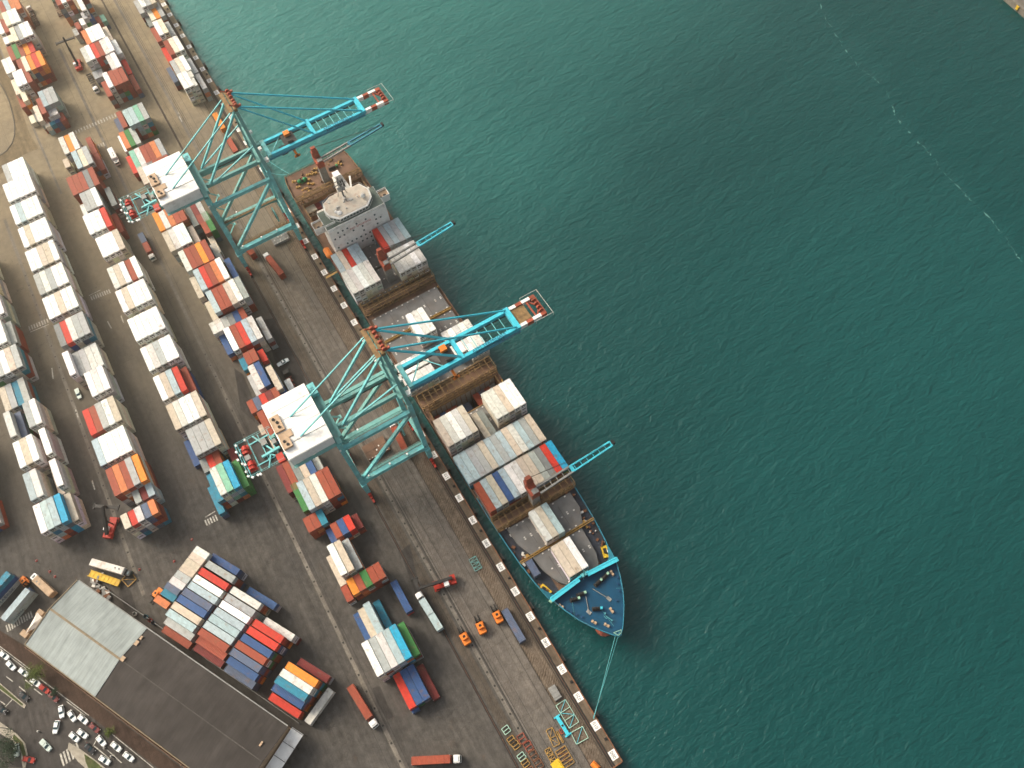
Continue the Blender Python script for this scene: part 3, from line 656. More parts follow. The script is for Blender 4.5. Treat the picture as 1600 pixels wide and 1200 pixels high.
for cn, lst in SL.items():
    for i, (f, a, e, c, n, L) in enumerate(lst):
        z = n * 2.6; m_ = (at(*f(*a), z) + at(*f(*e), z)) / 2; length = 12.19 if L == 40 else 6.06
        box_top(m_.x, m_.y, z - 2.6, L, c, False, SROT, '%s %s, %s from the water, %s column of slanted block' % (PAL[c][1], WHAT[(L, 0)], ordn(i + 1), ordn(cn)), 'containers in the slanted block')
        for q in range(n - 1): low_box(m_.x, m_.y, q * 2.6, length, 2.6, SROT, mixc('r'))
# containers on the ship
SHIPZ = 4.75
SHIP = [('aft hold', [(463, 307, 'T1 T1 M1 b1 b1 r1 . r1 b1', 40, -1.0)]),
        ('bay before the bridge', [(-218.2, 4.9, 'L2 T2 R2 L2 L2', 40, SHIPZ, 1), (-218.2, 24.9, 'R3 G3 L3 G3 L3', 40, SHIPZ, 1)]),
        ('bay by the middle crane', [(532, 427, 'w3 w3 W3 w3 w3', 40, SHIPZ), (604, 396, 'w3 w3 w3 W3 w3', 40, SHIPZ)]),
        ('bay on the bare hatch', [(633, 493, 'W3 w3 W3', 40, SHIPZ), (688, 521, 'w2 W2 w2 W2 w2', 40, SHIPZ)]),
        ('bay under the boom', [(616, 571, 'w2 W2 W2 w2 w2', 20, SHIPZ), (628, 592, 'w2 W2 w2 w2 w2', 20, SHIPZ), (726, 540, 'W2 w2 w2', 20, SHIPZ)]),
        ('open hold', [(-134.3, 7.4, 'r1 B1 r1 r1', 40, -3.4, 1), (-134.3, 17.6, 'B1 b1', 40, -6.2, 1), (-134.3, 24.6, 'r1 b1 r1 g1', 40, -2.8, 1)]),
        ('bay before the open hold', [(676, 658, 'T3 w3 W3 w3 T3', 40, SHIPZ), (751, 616, 'w3 w3 T3 W3 W3', 40, SHIPZ), (735, 649, 'T1 g1', 40, SHIPZ)]),
        ('full pale bay', [(707, 714, 'L2 L2 G2 G2 T2 L2 G2 L2 T2 w2 L2 G2 T2', 40, SHIPZ)]),
        ('full coloured bay', [(739, 757, 'r2 L2 T2 B2 L2 W2 w2 T2 T2 K2 g2 R2 C2', 40, SHIPZ)]),
        ('bay behind the bow', [(825, 801, 'w2 T2 L2', 40, SHIPZ)]),
        ('foremost bay', [(860, 855, 'T2 T2 W2', 40, SHIPZ), (820.6, 878, 'b1', 20, 3.4)])]
KK = {}
for nm, parts in SHIP:
    cnt = 0
    for px, py, toks, L, zb, *wd in parts:
        tk = toks.split(); t0 = int(tk[0][1:]); h = 2.75; p = Vector((px, py, 0)) if wd else at(px, py, zb + t0 * h); length = 12.19 if L == 40 else 6.06
        for i, t in enumerate(tk):
            cnt += 1
            if t == '.': continue
            c, n = t[0], int(t[1:]); x, y = p.x + length / 2, p.y + (i + .5) * 2.49
            if c == 'K' and nm[:4] == 'full': c = 'G'
            reefer = c in 'WwT'
            box_top(x, y, zb + (n - 1) * h, L, c, reefer, 0.0, '%s %s on ship, %s from quay in the %s' % (PAL[c][1], WHAT[(L, int(reefer))], ordn(cnt), nm), 'containers on the ship')
            for q in range(n - 1): low_box(x, y, zb + q * h, length, h, 0.0, mixc(c))
# ------------------------------------------------------------------ the container ship
ship = empty('container_ship', (-150, 21, -3)); tag(ship, 'blue hulled container ship moored along the quay with its bow to the front', 'ship')
SL_ = ship.location.copy()
def part(s, name, m, parent=ship):
    o = s.build(name, m, parent)
    if parent is ship: o.location = -SL_
    return o
CY = 21.0
DECK = [(-276, 14.6), (-272, 15.6), (-262, 16.2), (-95, 16.25), (-84, 16.2), (-74, 15.8), (-66, 15.3), (-58, 14.4), (-50, 13.0), (-44, 11.0), (-39, 8.8), (-35, 6.4), (-31.5, 3.8), (-29.2, 1.9), (-27.8, 0.35)]
WLN = [(-272, 12.5), (-268, 14.5), (-258, 16.0), (-95, 16.2), (-84, 15.4), (-74, 13.2), (-66, 10.6), (-58, 8.2), (-50, 6.0), (-46, 4.8), (-42, 3.5), (-39, 2.5), (-36.5, 1.6), (-35, 0.9), (-34, 0.3)]
def dz(x): return 3.0 if x < -51 else 7.0
n = len(DECK); s = MB(); s_aft = MB()
for sg in (-1, 1):
    top = [(x, CY + sg * w_, dz(x) + 0.1) for x, w_ in DECK]; bot = [(x, CY + sg * w_, -4.5) for x, w_ in WLN]
    i8 = 8
    for i in range(n - 1):
        t0, t1 = top[i], top[i + 1]
        if DECK[i][0] < -51 <= DECK[i + 1][0]: t0 = (t0[0], t0[1], 3.1); t1 = (t1[0], t1[1], 7.1)
        q = [bot[i], bot[i + 1], t1, t0]; (s if DECK[i][0] >= -84 else s_aft).add(q if sg < 0 else q[::-1], [(0, 1, 2, 3)])
s_aft.add([(-276, CY - 14.6, 3.1), (-276, CY + 14.6, 3.1), (-272, CY + 12.5, -4.5), (-272, CY - 12.5, -4.5)], [(0, 1, 2, 3)])
s.add([(DECK[-1][0], CY - .35, 7.1), (DECK[-1][0], CY + .35, 7.1), (-34, CY + .3, -4.5), (-34, CY - .3, -4.5)], [(3, 2, 1, 0)])
part(s, 'bow_plating', M['hull']); hull = part(s_aft, 'hull', M['hullshade'])
for fore in (0, 1):                                            # bulwarks
  s = MB()
  for sg in (-1, 1):
    for (x0, w0), (x1, w1) in zip(DECK, DECK[1:]):
        if (x0 >= -95) != bool(fore): continue
        z = 8.15 if x0 >= -50 else (4.3 if x0 >= -95 else 3.75); zb = 6.9 if x0 >= -50 else 2.9
        if x0 < -51 and x1 >= -50: z = 4.3
        s.add([(x0, CY + sg * (w0 - .02), zb), (x1, CY + sg * (w1 - .02), zb), (x1, CY + sg * (w1 + .02), z), (x0, CY + sg * (w0 + .02), z), (x0, CY + sg * (w0 - .28), zb), (x1, CY + sg * (w1 - .28), zb), (x1, CY + sg * (w1 - .28), z), (x0, CY + sg * (w0 - .28), z)],
              [(0, 1, 2, 3), (5, 4, 7, 6), (3, 2, 6, 7)])
  part(s, 'bulwark', M['hull'] if fore else M['brown'], ship)
s = MB(); s.ball((-34.5, 19.6, -3.3), 3.2, 14, 9, 0.8); s.tube((-37, 20.2, -4), (-44, 21, -4.5), 2.6, 12); part(s, 'bulbous_bow', M['bulb'])
def wat(x):
    for (a, w0), (c, w1) in zip(DECK, DECK[1:]):
        if a <= x <= c: return w0 + (w1 - w0) * (x - a) / (c - a)
    return 0.3
def deck(x0, x1, z, inset=.25, v0=None, v1=None):
    xs = sorted({x0, x1, *[x for x, _ in DECK if x0 < x < x1]})
    return [(x, CY - wat(x) + inset if v0 is None else v0) for x in xs] + [(x, CY + wat(x) - inset if v1 is None else v1) for x in xs[::-1]]
s = MB()
for a, c, v0, v1 in ((-276, -255.5, None, None), (-240, -135.2, None, None), (-255.5, -240, None, 6.8), (-255.5, -240, 35.2, None), (-126.5, -51, None, None), (-135.2, -126.5, None, 6.8), (-135.2, -126.5, 35.4, None)): s.sheet(deck(a, c, 3, .2, v0, v1), 3.0)
part(s, 'main_deck', M['brown'])
s = MB()
for sg in (-1, 1):
    xs = [-84, -78, -74, -66, -58, -51]; q = [(x, CY + sg * (wat(x) - .3)) for x in xs] + [(x, CY + sg * 8.6) for x in xs[::-1]]
    s = MB(); s.sheet(q if sg > 0 else q[::-1], 3.012); part(s, 'side_deck', M['navydeck'])
s = MB(); s.sheet(deck(-50, -27.8, 7, .12), 7.0); part(s, 'foredeck', M['bow'])
s = MB(); s.add([(-50, CY - 13, 2.9), (-50, CY + 13, 2.9), (-50, CY + 13, 7.0), (-50, CY - 13, 7.0)], [(0, 1, 2, 3)]); part(s, 'foredeck_front', M['bow'])
s = MB(); s.bar((-49.6, CY - 13.0, 8.2), (-50.6, CY, 8.2), 0.5, 3.0); s.bar((-50.6, CY, 8.2), (-49.6, CY + 13.0, 8.2), 0.5, 3.0)
for k in range(-6, 7): s.bar((-49.4, CY + k * 2, 7.1), (-50.3, CY + k * 2, 9.4), .12)
s.bar((-48.9, CY - 13.2, 9.5), (-49.9, CY - 1.6, 9.5), 1.5, .15); s.bar((-49.9, CY + 1.6, 9.5), (-48.9, CY + 13.2, 9.5), 1.5, .15)
part(s, 'breakwater', M['cyan'])
s = MB()                                                       # holds seen from above
for x0, x1, zf in ((-255.5, -240, -1.5), (-135.2, -121.5, -12.0)):
    v0, v1 = 6.8, 35.3; s.rect(x0, v0, x1, v1, zf)
    for a, c in (((x0, v0), (x1, v0)), ((x1, v0), (x1, v1)), ((x1, v1), (x0, v1)), ((x0, v1), (x0, v0))): s.add([(*a, zf), (*c, zf), (*c, 3.0), (*a, 3.0)], [(3, 2, 1, 0)])
part(s, 'hold', M['rust'])
s = MB()
for k in range(13):
    v = 8.2 + k * 2.15; s.box(-134.95, v, -11.9, .3, 1.75, 14.8)
pieces(s, 'cell_guide', M['grey'], ship)
s = MB()
for x0, x1 in ((-255.5, -240), (-135.0, -126.5)):
    for a, c in (((x0, 6.6), (x1, 6.6)), ((x1, 6.6), (x1, 35.5)), ((x1, 35.5), (x0, 35.5)), ((x0, 35.5), (x0, 6.6))): s.bar((*a, 3.5), (*c, 3.5), .35, 1.1)
part(s, 'hatch_coaming', M['lash'])
HATCH = [(-218, -206, 15.2), (-205, -192.5, 15.2), (-183.8, -171.8, 14.8), (-170.2, -158.2, 14.8), (-157, -143, 15.0), (-125.8, -112.8, 15.0), (-111.6, -99.2, 15.6), (-98, -85.6, 15.6)]
def hatch(outline):
    s = MB(); s.prism(outline, 3.1, 4.62)
    o = part(s, 'hatch_cover', M['hatch'])
    d = MB(); d2 = MB(); xs = [p[0] for p in outline]; x0, x1 = min(xs), max(xs)
    ys = [p[1] for p in outline]; y0, y1 = min(ys), max(ys); r_ = random.Random(int(-x0))
    for gx in (x0 + .5, (x0 + x1) / 2 - .35, (x0 + x1) / 2 + .35, x1 - .5):
        k = y0 + 1.2
        while k < y1 - 1:
            f = 1 - abs(k - CY) / (abs(y0 - CY) + .01) * (.0 if len(outline) == 4 else .25)
            if r_.random() < .85 and (len(outline) == 4 or abs(k - CY) < (y1 - y0) / 2 - (4.5 if gx > x1 - 3 else 1.6)): d.box(gx, k, 4.62, .45, .6, .14)
            k += 2.49
    for q in range(3): yy = y0 + (y1 - y0) * (q + 1) / 4; d2.box((x0 + x1) / 2, yy, 4.62, x1 - x0 - 2.2 - (0 if len(outline) == 4 else 2.5), .12, .03)
    stuff(d.build('container_socket', M['offwhite'], o)); d2.build('seam', M['dark'], o)
for x0, x1, w_ in HATCH: hatch([(x0, CY - w_), (x1, CY - w_), (x1, CY + w_), (x0, CY + w_)])
hatch([(-79, CY - 12.8), (-72.5, CY - 12.4), (-66.9, CY - 10.4), (-66.9, CY + 10.8), (-72.5, CY + 13.2), (-79, CY + 13.2)])
hatch([(-65.6, CY - 10.4), (-60, CY - 9.8), (-54, CY - 7.4), (-51.6, CY - 5.5), (-51.6, CY + 7.4), (-55.5, CY + 9), (-65.6, CY + 9.6)])
def lashing(x0, x1, top, w_=16.0):
    s = MB(); n_ = 13
    for x in (x0, x1):
        for k in range(n_ + 1):
            v = CY - w_ + k * 2 * w_ / n_; s.bar((x, v, 3), (x, v, top), .22)
        for z in (4.6, 6.4, top): s.bar((x, CY - w_, z), (x, CY + w_, z), .22)
        for k in range(n_):
            v = CY - w_ + k * 2 * w_ / n_; s.bar((x, v, 4.6 if k % 2 else top), (x, v + 2 * w_ / n_, top if k % 2 else 4.6), .12)
    for k in range(n_ + 1):
        v = CY - w_ + k * 2 * w_ / n_; s.bar((x0, v, top), (x1, v, top), .18); s.bar((x0, v, 5.2), (x1, v, 5.2), .16)
    for x in (x0 + .2, x1 - .2, (x0 + x1) / 2): s.bar((x, CY - w_, top + 1.0), (x, CY + w_, top + 1.0), .09)
    for k in range(0, n_ * 2 + 1): v = CY - w_ + k * w_ / n_; s.bar((x1, v, top), (x1, v, top + 1.0), .06)
    o = part(s, 'lashing_bridge', M['lash'])
    f = MB(); f.box((x0 + x1) / 2, CY, 4.9, (x1 - x0) * .55, 2 * w_ - .4, .08); f.box((x0 + x1) / 2, CY, 3.06, (x1 - x0), 2 * w_ - .6, .06); f.build('walkway', M['brown'], o)
    l_ = MB(); r_ = random.Random(int(top * 10) + int(-x0))
    for _ in range(12): l_.box(r_.uniform(x0, x1), r_.uniform(CY - w_, CY + w_), r_.choice((5.1, 3.2)), .35, .35, .5)
    pieces(l_, 'deck_fitting', M['gold'], o)
lashing(-190.6, -186.4, 8.6)
lashing(-141.2, -135.6, 8.2); lashing(-84.6, -79.8, 8.0); lashing(-258.6, -256.4, 6.0)
for x in (-66.25, -171.0):
    w_ = 15.0; s = MB()
    for dx in (-.35, .35): s.bar((x + dx, CY - w_, 5.3), (x + dx, CY + w_, 5.3), .18); s.bar((x + dx, CY - w_, 4.5), (x + dx, CY + w_, 4.5), .12)
    for k in range(17): v = CY - w_ + k * w_ / 8; s.bar((x - .35, v, 3), (x - .35, v, 5.3), .12); s.bar((x - .35, v, 5.3), (x + .35, v, 5.3), .1)
    for v in (CY - 11.5, CY + 11.5): s.box(x - 1.2, v, 3, .9, 1.1, 1.2); s.box(x + 1.0, v, 3, .8, .7, 1.0)
    part(s, 'catwalk', M['gold'])
# bridge house
s = MB(); s.box(-225, CY, 3, 12, 26, 19); hs = part(s, 'bridge_house', M['white'])
w_ = MB(); r_ = random.Random(2)
for z in (5.2, 8.0, 10.8, 13.6, 16.4, 19.2):
    for k in range(12):
        if r_.random() < .62: w_.box(-218.98, CY - 11.5 + k * 2.1, z, .08, .75, .9)
pieces(w_, 'window', M['glass'], hs)
lettering('lettering', 'NO SMOKING', 1.5, M['red'], hs, frame((-218.96, CY + .5, 18.2), (0, 1, 0), (0, 0, 1)))
for sg in (-1, 1):
    s = MB(); s.box(-226, CY + sg * 15.0, 20.3, 4.4, 4.2, .25); s.box(-223.9, CY + sg * 15.0, 20.5, .15, 4.2, 1.2); s.box(-226, CY + sg * 17.1, 20.5, 4.4, .15, 1.2); s.box(-228.1, CY + sg * 15.0, 20.5, .15, 4.2, 1.2)
    s.box(-225.4, CY + sg * 15.0, 17.2, 1.6, 4.2, 3.1); wg = part(s, 'bridge_wing', M['white'])
    d = MB(); d.box(-226.1, CY + sg * 15.0, 20.56, 4, 3.9, .05); d.build('wing_deck', M['tan'], wg); d = MB(); d.box(-224.6, CY + sg * 15.2, 20.56, .7, 1.1, 1.15); d.box(-224.0, CY + sg * 13.0, 20.6, .3, 1.2, 1.4); d.build('console', M['dark'], wg)
ring = [(-232, -9), (-228, -10.2), (-224.6, -9.6), (-221.2, -6.4), (-221.2, 6.4), (-224.6, 9.8), (-229, 10.4), (-233.4, 8.4), (-234, -5)]
s = MB(); s.prism([(x, CY + v) for x, v in ring], 21.9, 24.4, [(x + (.35 if x > -226 else 0), CY + v) for x, v in ring]); wh_ = part(s, 'wheelhouse', M['white'])
d = MB()
fr = [(-224.6, -9.6), (-221.2, -6.4), (-221.2, 6.4), (-224.6, 9.8)]
for (xa, va), (xc, vc) in zip(fr, fr[1:]):
    L_ = math.hypot(xc - xa, vc - va); k = int(L_ / 1.3)
    for i in range(k):
        a, c = (i + .15) / k, (i + .85) / k; d.bar((xa + (xc - xa) * a + .2, CY + va + (vc - va) * a, 23.3), (xa + (xc - xa) * c + .2, CY + va + (vc - va) * c, 23.3), .12, .95)
d.build('window', M['glass'], wh_)
d = MB(); d.prism([(x * .985 - 3.45 if x < -226 else x - .3, CY + v * .94) for x, v in ring], 24.4, 24.5); d.build('roof_deck', mat('sandy_roof_deck', (0.66, 0.58, 0.48), .7, var=.2, scale=.4, dirt=(.34, .18, .10), dirt_amt=.7, dirt_scale=.4), wh_)
d = MB(); q = [(x + .1, CY + v * 1.0, 25.4) for x, v in ring]; d.path(q + q[:1], .06)
for p in q: d.bar((p[0], p[1], 24.4), p, .07)
d.build('railing', M['offwhite'], wh_)
d = MB(); d.rect(-231, CY - 12.9, -219.2, CY + 12.9, 22.02); d.build('bridge_deck', mat('grey_green_deck', (.11, .14, .12), .7), hs)
d = MB(); r_ = random.Random(12)
for _ in range(16): d.box(r_.uniform(-231.5, -223.5), CY + r_.uniform(-7.5, 7.5), 24.45, r_.uniform(.4, 1.6), r_.uniform(.3, 1.2), r_.uniform(.2, .9), r_.choice((0, 0, .5)))
pieces(d, 'roof_locker', M['offwhite'], wh_)
d = MB(); d.bar((-222.0, CY - 12.9, 22.9), (-222.0, CY - 8.4, 22.9), .15, 1.0); d.bar((-219.3, CY - 12.9, 22.6), (-219.3, CY + 12.9, 22.6), .16, 1.1); d.build('bridge_bulwark', M['white'], hs)
d = MB()
for k, w0 in enumerate((12.2, 11.0)): d.box(-233.5 - k * 1.6, CY, 3, 3.4, 2 * w0 - k * 6, 15.5 - k * 4.5)
d.build('aft_deckhouse', M['offwhite'], hs)
d = MB(); d.ball((-225.5, CY + 6.6, 25.6), 1.0, 10, 6); d.box(-225.5, CY + 6.6, 24.4, .5, .5, .6); d.build('radar_dome', M['white'], wh_)
d = MB(); d.ball((-223.6, CY - 5.2, 24.7), 1.2, 10, 6, .5); d.ball((-224.9, CY - 6.2, 24.7), .8, 8, 5, .6); pieces(d, 'satellite_dome', M['white'], wh_)
s = MB(); s.bar((-230.5, CY, 24.4), (-230.5, CY, 36), .55); s.bar((-230.5, CY - 2.8, 32), (-230.5, CY + 2.8, 32), .3); s.bar((-230.5, CY - 1.8, 34), (-230.5, CY + 1.8, 34), .25); s.bar((-232, CY - 2, 24.5), (-230.5, CY, 33), .22); s.bar((-232, CY + 2, 24.5), (-230.5, CY, 33), .22); s.bar((-227.5, CY, 24.5), (-230.5, CY, 33), .22)
s.box(-230.2, CY, 29.5, 2.4, 3.0, .2); s.bar((-229.4, CY - 1.8, 31), (-229.0, CY + 1.8, 31), .35, .3); part(s, 'radar_mast', M['grey'])
s = MB(); s.prism([(-247, CY + .8), (-238, CY + .2), (-237, CY + 5.2), (-247, CY + 4.8)], 3, 20.5); fn = part(s, 'funnel', M['offwhite'])
d = MB(); d.box(-245.2, CY + 2.8, 20.5, 3.0, 2.8, 2.6); d.build('funnel_cap', M['white'], fn); d = MB()
for x, v in ((-241.5, 1.5), (-241, 2.6), (-241.6, 3.6), (-239.5, 2.0), (-239.6, 3.4)): d.tube((x, CY + v, 20.4), (x - .4, CY + v, 22.2), .35, 8)
pieces(d, 'exhaust_pipe', M['black'], fn); d = MB(); d.box(-236.2, CY - .4, 19.5, 4, 3.6, .6); d.box(-235.0, CY + 5.4, 19.0, 3.8, 3.2, .6); d.build('casing_top', M['offwhite'], fn)
s = MB(); s.bar((-243, CY + 7.5, 20.6), (-236, CY + 5.0, 20.6), .7, .4); part(s, 'davit_beam', M['white'])
for v, x in ((3.6, -223), (37.6, -219.5)):
    s = MB(); s.ball((x + 1.5, v + (1.4 if v < 20 else -1.4), 6.5), 1.5, 10, 6, .9); s.tube((x - 2.2, v + (1.4 if v < 20 else -1.4), 6.5), (x + 1.5, v + (1.4 if v < 20 else -1.4), 6.5), 1.4, 10); lb = part(s, 'lifeboat', M['orange'])
    d = MB(); d.box(x, v + (1.4 if v < 20 else -1.4), 3.0, 6.5, .4, 3.2); d.build('davit', M['rustred'], lb)
# deck cranes
for k, u in enumerate((-262.6, -197.0, -82.0)):
    s = MB(); s.taper((u - .5, 21.7, 3), (u - .5, 21.7, 13.5), 3.6, 3.2, 2.8, 2.8); pd = part(s, 'deck_crane', M['grey'])
    d = MB(); d.box(u - 1.2, 21.7, 13.4, 5.2, 3.2, 3.4); d.box(u - 3.4, 21.7, 16.0, 1.8, 3.0, 3.4); d.taper((u - 2.8, 21.7, 16.8), (u - 3.6, 21.7, 21.5), 2.4, 2.6, 1.4, 2.0); d.build('crane_house', M['rustred'], pd)
    d = MB(); d.box(u + .3, 22.0, 16.8, 1.8, 2.2, .5); d.build('crane_cab', M['grey'], pd)
    def pt(t, w): return (u + .6 + w * (1.35 - .5 * t), 23.2 + t * 29.6, 16.8 + 3.4 * t)
    d = MB(); e = MB()
    for w in (-1, 1): d.bar(pt(0, w), pt(.46, w), .62, .8); e.bar(pt(.46, w), pt(1, w), .55, .7)
    for i in range(1, 12): (d if i / 12 < .46 else e).bar(pt(i / 12, -1), pt(i / 12, 1), .22)
    e.bar(pt(1, -1), pt(1, 1), .6, .8); e.box(pt(.46, 0)[0], pt(.46, 0)[1], pt(.46, 0)[2] - .4, 2.4, 1.2, .8)
    d.build('jib_heel', M['grey'], pd); e.build('jib', M['hull'] if k == 0 else M['cyan'], pd)
    d = MB(); p = pt(1.02, 0); d.box(p[0], p[1], p[2] - .6, 1.5, 1.1, 1.3); d.build('jib_sheave', M['black'], pd)
    d = MB(); d.path([(u - 3.4, 21.7, 21.3), pt(.95, 0)], .07); d.path([(u - 3.4, 22.3, 21.3), pt(.97, -.6)], .07); d.build('luffing_rope', M['dark'], pd)
# gear on the foredeck, the side decks and the poop
def drum(x, v, z, r=.55, L_=1.8, rz=0.0, m='green', parent_name='windlass'):
    s = MB(); dx, dy = math.cos(rz) * L_ / 2, math.sin(rz) * L_ / 2
    s.box(x, v, z, L_ * 1.3, 1.3, .25, rz); s.tube((x - dx, v - dy, z + .85), (x + dx, v + dy, z + .85), r * .7, 10)
    for t in (-1, -.3, .35, 1): s.tube((x + dx * t - .07 * math.cos(rz), v + dy * t - .07 * math.sin(rz), z + .85), (x + dx * t + .07 * math.cos(rz), v + dy * t + .07 * math.sin(rz), z + .85), r * 1.25, 12)
    o = part(s, parent_name, M['dark']); d = MB(); d.box(x + dx * 1.5, v + dy * 1.5, z + .1, .9, .8, 1.3, rz); d.build('motor', M[m], o)
for x, v, rz in ((-45.6, 14.6, 1.25), (-45.9, 17.3, 1.35), (-46.0, 24.2, 1.75), (-46.5, 27.2, 1.8), (-39.2, 19.2, 1.1)): drum(x, v, 7.0, .6, 2.2, rz, 'mint' if x < -45 else 'cyan')
for x, v, rz in ((-269, 12.0, 1.57), (-268.2, 27, 1.5)): drum(x, v, 3.0, .7, 3.0, rz, 'green')
s = MB(); s.ball((-268.8, 11.0, 4.2), 1.0, 10, 6); s.ball((-268.8, 13.6, 4.2), 1.0, 10, 6); s.box(-268.8, 12.3, 3, 1.2, 3.4, .7); part(s, 'mooring_winch', M['green'])
def twin(x, v, z, rz, m):
    s = MB(); dx, dy = math.cos(rz) * .55, math.sin(rz) * .55
    s.box(x, v, z, 2.0, .8, .12, rz)
    for t in (-1, 1): s.tube((x + dx * t, v + dy * t, z), (x + dx * t, v + dy * t, z + .75), .33, 10); s.tube((x + dx * t, v + dy * t, z + .75), (x + dx * t, v + dy * t, z + .9), .42, 10)
    part(s, 'twin_bollard', M[m])
for x, v, rz in ((-46.0, 9.8, .45), (-46.4, 30.2, 0), (-36.2, 23.2, 0.05), (-36.0, 16.2, .5), (-33.0, 19.2, .5)): twin(x, v, 7.0, rz, 'tan')
for x, v in ((-271, 9), (-271, 16), (-270.4, 17.6), (-270.2, 19.2), (-269.4, 30), (-272.2, 20.4), (-266.8, 9.2), (-264, 12), (-265, 15.5)): twin(x, v, 3.0, 1.2, 'gold')
s = MB()
for x, v in ((-44.0, 10.6), (-42.6, 11.6), (-41.0, 12.6), (-44.2, 31.0), (-42.4, 29.8), (-40.2, 28.8), (-38.0, 26.4), (-39.4, 13.8)): s.tube((x, v, 7), (x, v, 7.55), .28, 8); s.tube((x, v, 7.55), (x, v, 7.65), .38, 8)
pieces(s, 'fairlead_roller', M['navy'], ship)
for a, c in (((-44.6, 18.6, 7.25), (-39.6, 16.6, 7.25)), ((-45.4, 21.8, 7.25), (-39.8, 24.6, 7.25))):
    s = MB(); s.path([a, c], .13); s.box(c[0], c[1], 7.0, 1.7, 1.1, .22, .3); part(s, 'anchor_chain', M['grey'])
s = MB(); s.path([(-50, 21.5, 7.5), (-50.2, 21.5, 15)], .18); s.bar((-50.2, 20, 13), (-50.2, 23, 13), .15); s.bar((-50.2, 20.6, 10), (-50.2, 22.4, 10), .9, .12); part(s, 'foremast', M['rope'])
s = MB(); s.path([(-35.5, 20.6, 7.9), (-33.3, 21.4, 7.9)], .1); s.path([(-36.0, 20.0, 7.9), (-34.6, 20.2, 7.9)], .09); s.tube((-33.3, 21.4, 7), (-33.3, 21.4, 8.2), .18, 8); s.tube((-36.4, 20.8, 7), (-36.4, 20.8, 8), .25, 8); part(s, 'jackstaff', M['rope'])
s = MB(); q = [(-29.7, CY - 1.4, 8.3), (-29.2, CY + 1.3, 8.3), (-28.4, CY + .6, 8.3), (-28.2, CY - .5, 8.3)]; s.path(q + q[:1], .1); part(s, 'bow_chock', M['mint'])
s = MB()
for p, q in (((-41.5, 28.5), (-40, 31.0)), ((-47, 14.5), (-40.0, 11.4)), ((-38.2, 20.5), (-31.5, 21.0))): s.path([(*p, 7.12), (*q, 7.12)], .05)
part(s, 'mooring_line', M['rope'])
for v, x in ((8.6, -54.2), (33.1, -54.6)):
    s = MB(); rz = .42 if v < 20 else -.55
    rz = .30 if v < 20 else -.30
    s.box(x, v, 3.02, 4.2, 2.2, .5, rz); o = part(s, 'vent_platform', M['yellow']); d = MB(); d.box(x - .3, v, 3.5, 1.7, .9, .35, rz); d.box(x + .8, v + .1, 3.5, .5, .5, .3, rz); d.build('vent_opening', M['black'], o)
for v, x in ((7.6, -49.0), (33.9, -49.2)): s = MB(); s.box(x, v, 7, 1.1, .55, 1.4, .4); part(s, 'sidelight', M['mint'])
r_ = random.Random(9); s = MB(); e = MB()
for _ in range(60):
    x = r_.uniform(-83, -52); sg = r_.choice((-1, 1)); v = CY + sg * r_.uniform(11.5, wat(x) - .7)
    (s if r_.random() < .6 else e).box(x, v, 3.0, r_.uniform(.3, 1.3), r_.uniform(.3, 1.0), r_.uniform(.3, 1.2), r_.uniform(0, 3))
pieces(s, 'deck_locker', M['rust'], ship); pieces(e, 'vent_head', M['offwhite'], ship)
s = MB(); e = MB()
for _ in range(110):
    x = r_.uniform(-274, -90); sg = r_.choice((-1, 1)); v = CY + sg * r_.uniform(15.4, 15.9)
    (s if r_.random() < .6 else e).box(x, v, 3.0, r_.uniform(.3, 1.6), r_.uniform(.2, .5), r_.uniform(.4, 1.1))
for _ in range(60):
    x = r_.uniform(-274, -259); v = CY + r_.uniform(-13, 13); (s if r_.random() < .6 else e).box(x, v, 3.0, r_.uniform(.3, 1.1), r_.uniform(.3, 1.1), r_.uniform(.3, 1.1), r_.uniform(0, 3))
pieces(s, 'side_fitting', M['brown'], ship); pieces(e, 'pipe_fitting', M['gold'], ship)
s = MB()                                                       # railings of the poop and along the side
for z in (3.55, 4.1): s.path([(-262, CY - 16.1, z), (-272, CY - 15.5, z), (-275.8, CY - 14.4, z), (-275.8, CY + 14.4, z), (-272, CY + 15.5, z), (-262, CY + 16.1, z)], .05)
for k in range(20): v = CY - 14.4 + k * 1.52; s.bar((-275.8, v, 3), (-275.8, v, 4.1), .06)
part(s, 'poop_railing', M['gold'])
# mooring ropes
for i, (a, c, sag) in enumerate((((-29.3, 20.3, 8.1), (-11.8, .3, .6), 1.0), ((-29.0, 21.4, 8.1), (-12.2, .5, .6), 1.5), ((-276, 8, 4), (-288, .4, .5), 1.2), ((-276, 9, 4), (-306, .4, .5), 1.6))):
    s = MB(); A_, C_ = Vector(a), Vector(c); q = [A_.lerp(C_, t / 14) - Vector((0, 0, 4 * sag * (t / 14) * (1 - t / 14))) for t in range(15)]; s.path(q, .09, 6)
    tag(s.build('mooring_rope', M['rope']), ['teal mooring rope from the ship bow, the one nearer the quay wall', 'teal mooring rope from the ship bow, the one farther from the wall', 'shorter mooring rope running from the ship stern to the quay', 'longer mooring rope running from the ship stern to the quay'][i], 'rope', 'mooring ropes')
s = MB(); s.bar((-214, 4.6, 4), (-216, -.6, 1.2), 1.0, .15)
for sg in (-1, 1): s.bar((-214 + sg * .5, 4.6, 5), (-216 + sg * .5, -.6, 2.2), .07)
tag(s.build('gangway', M['gold']), 'ochre gangway from the ship side down to the quay', 'gangway')
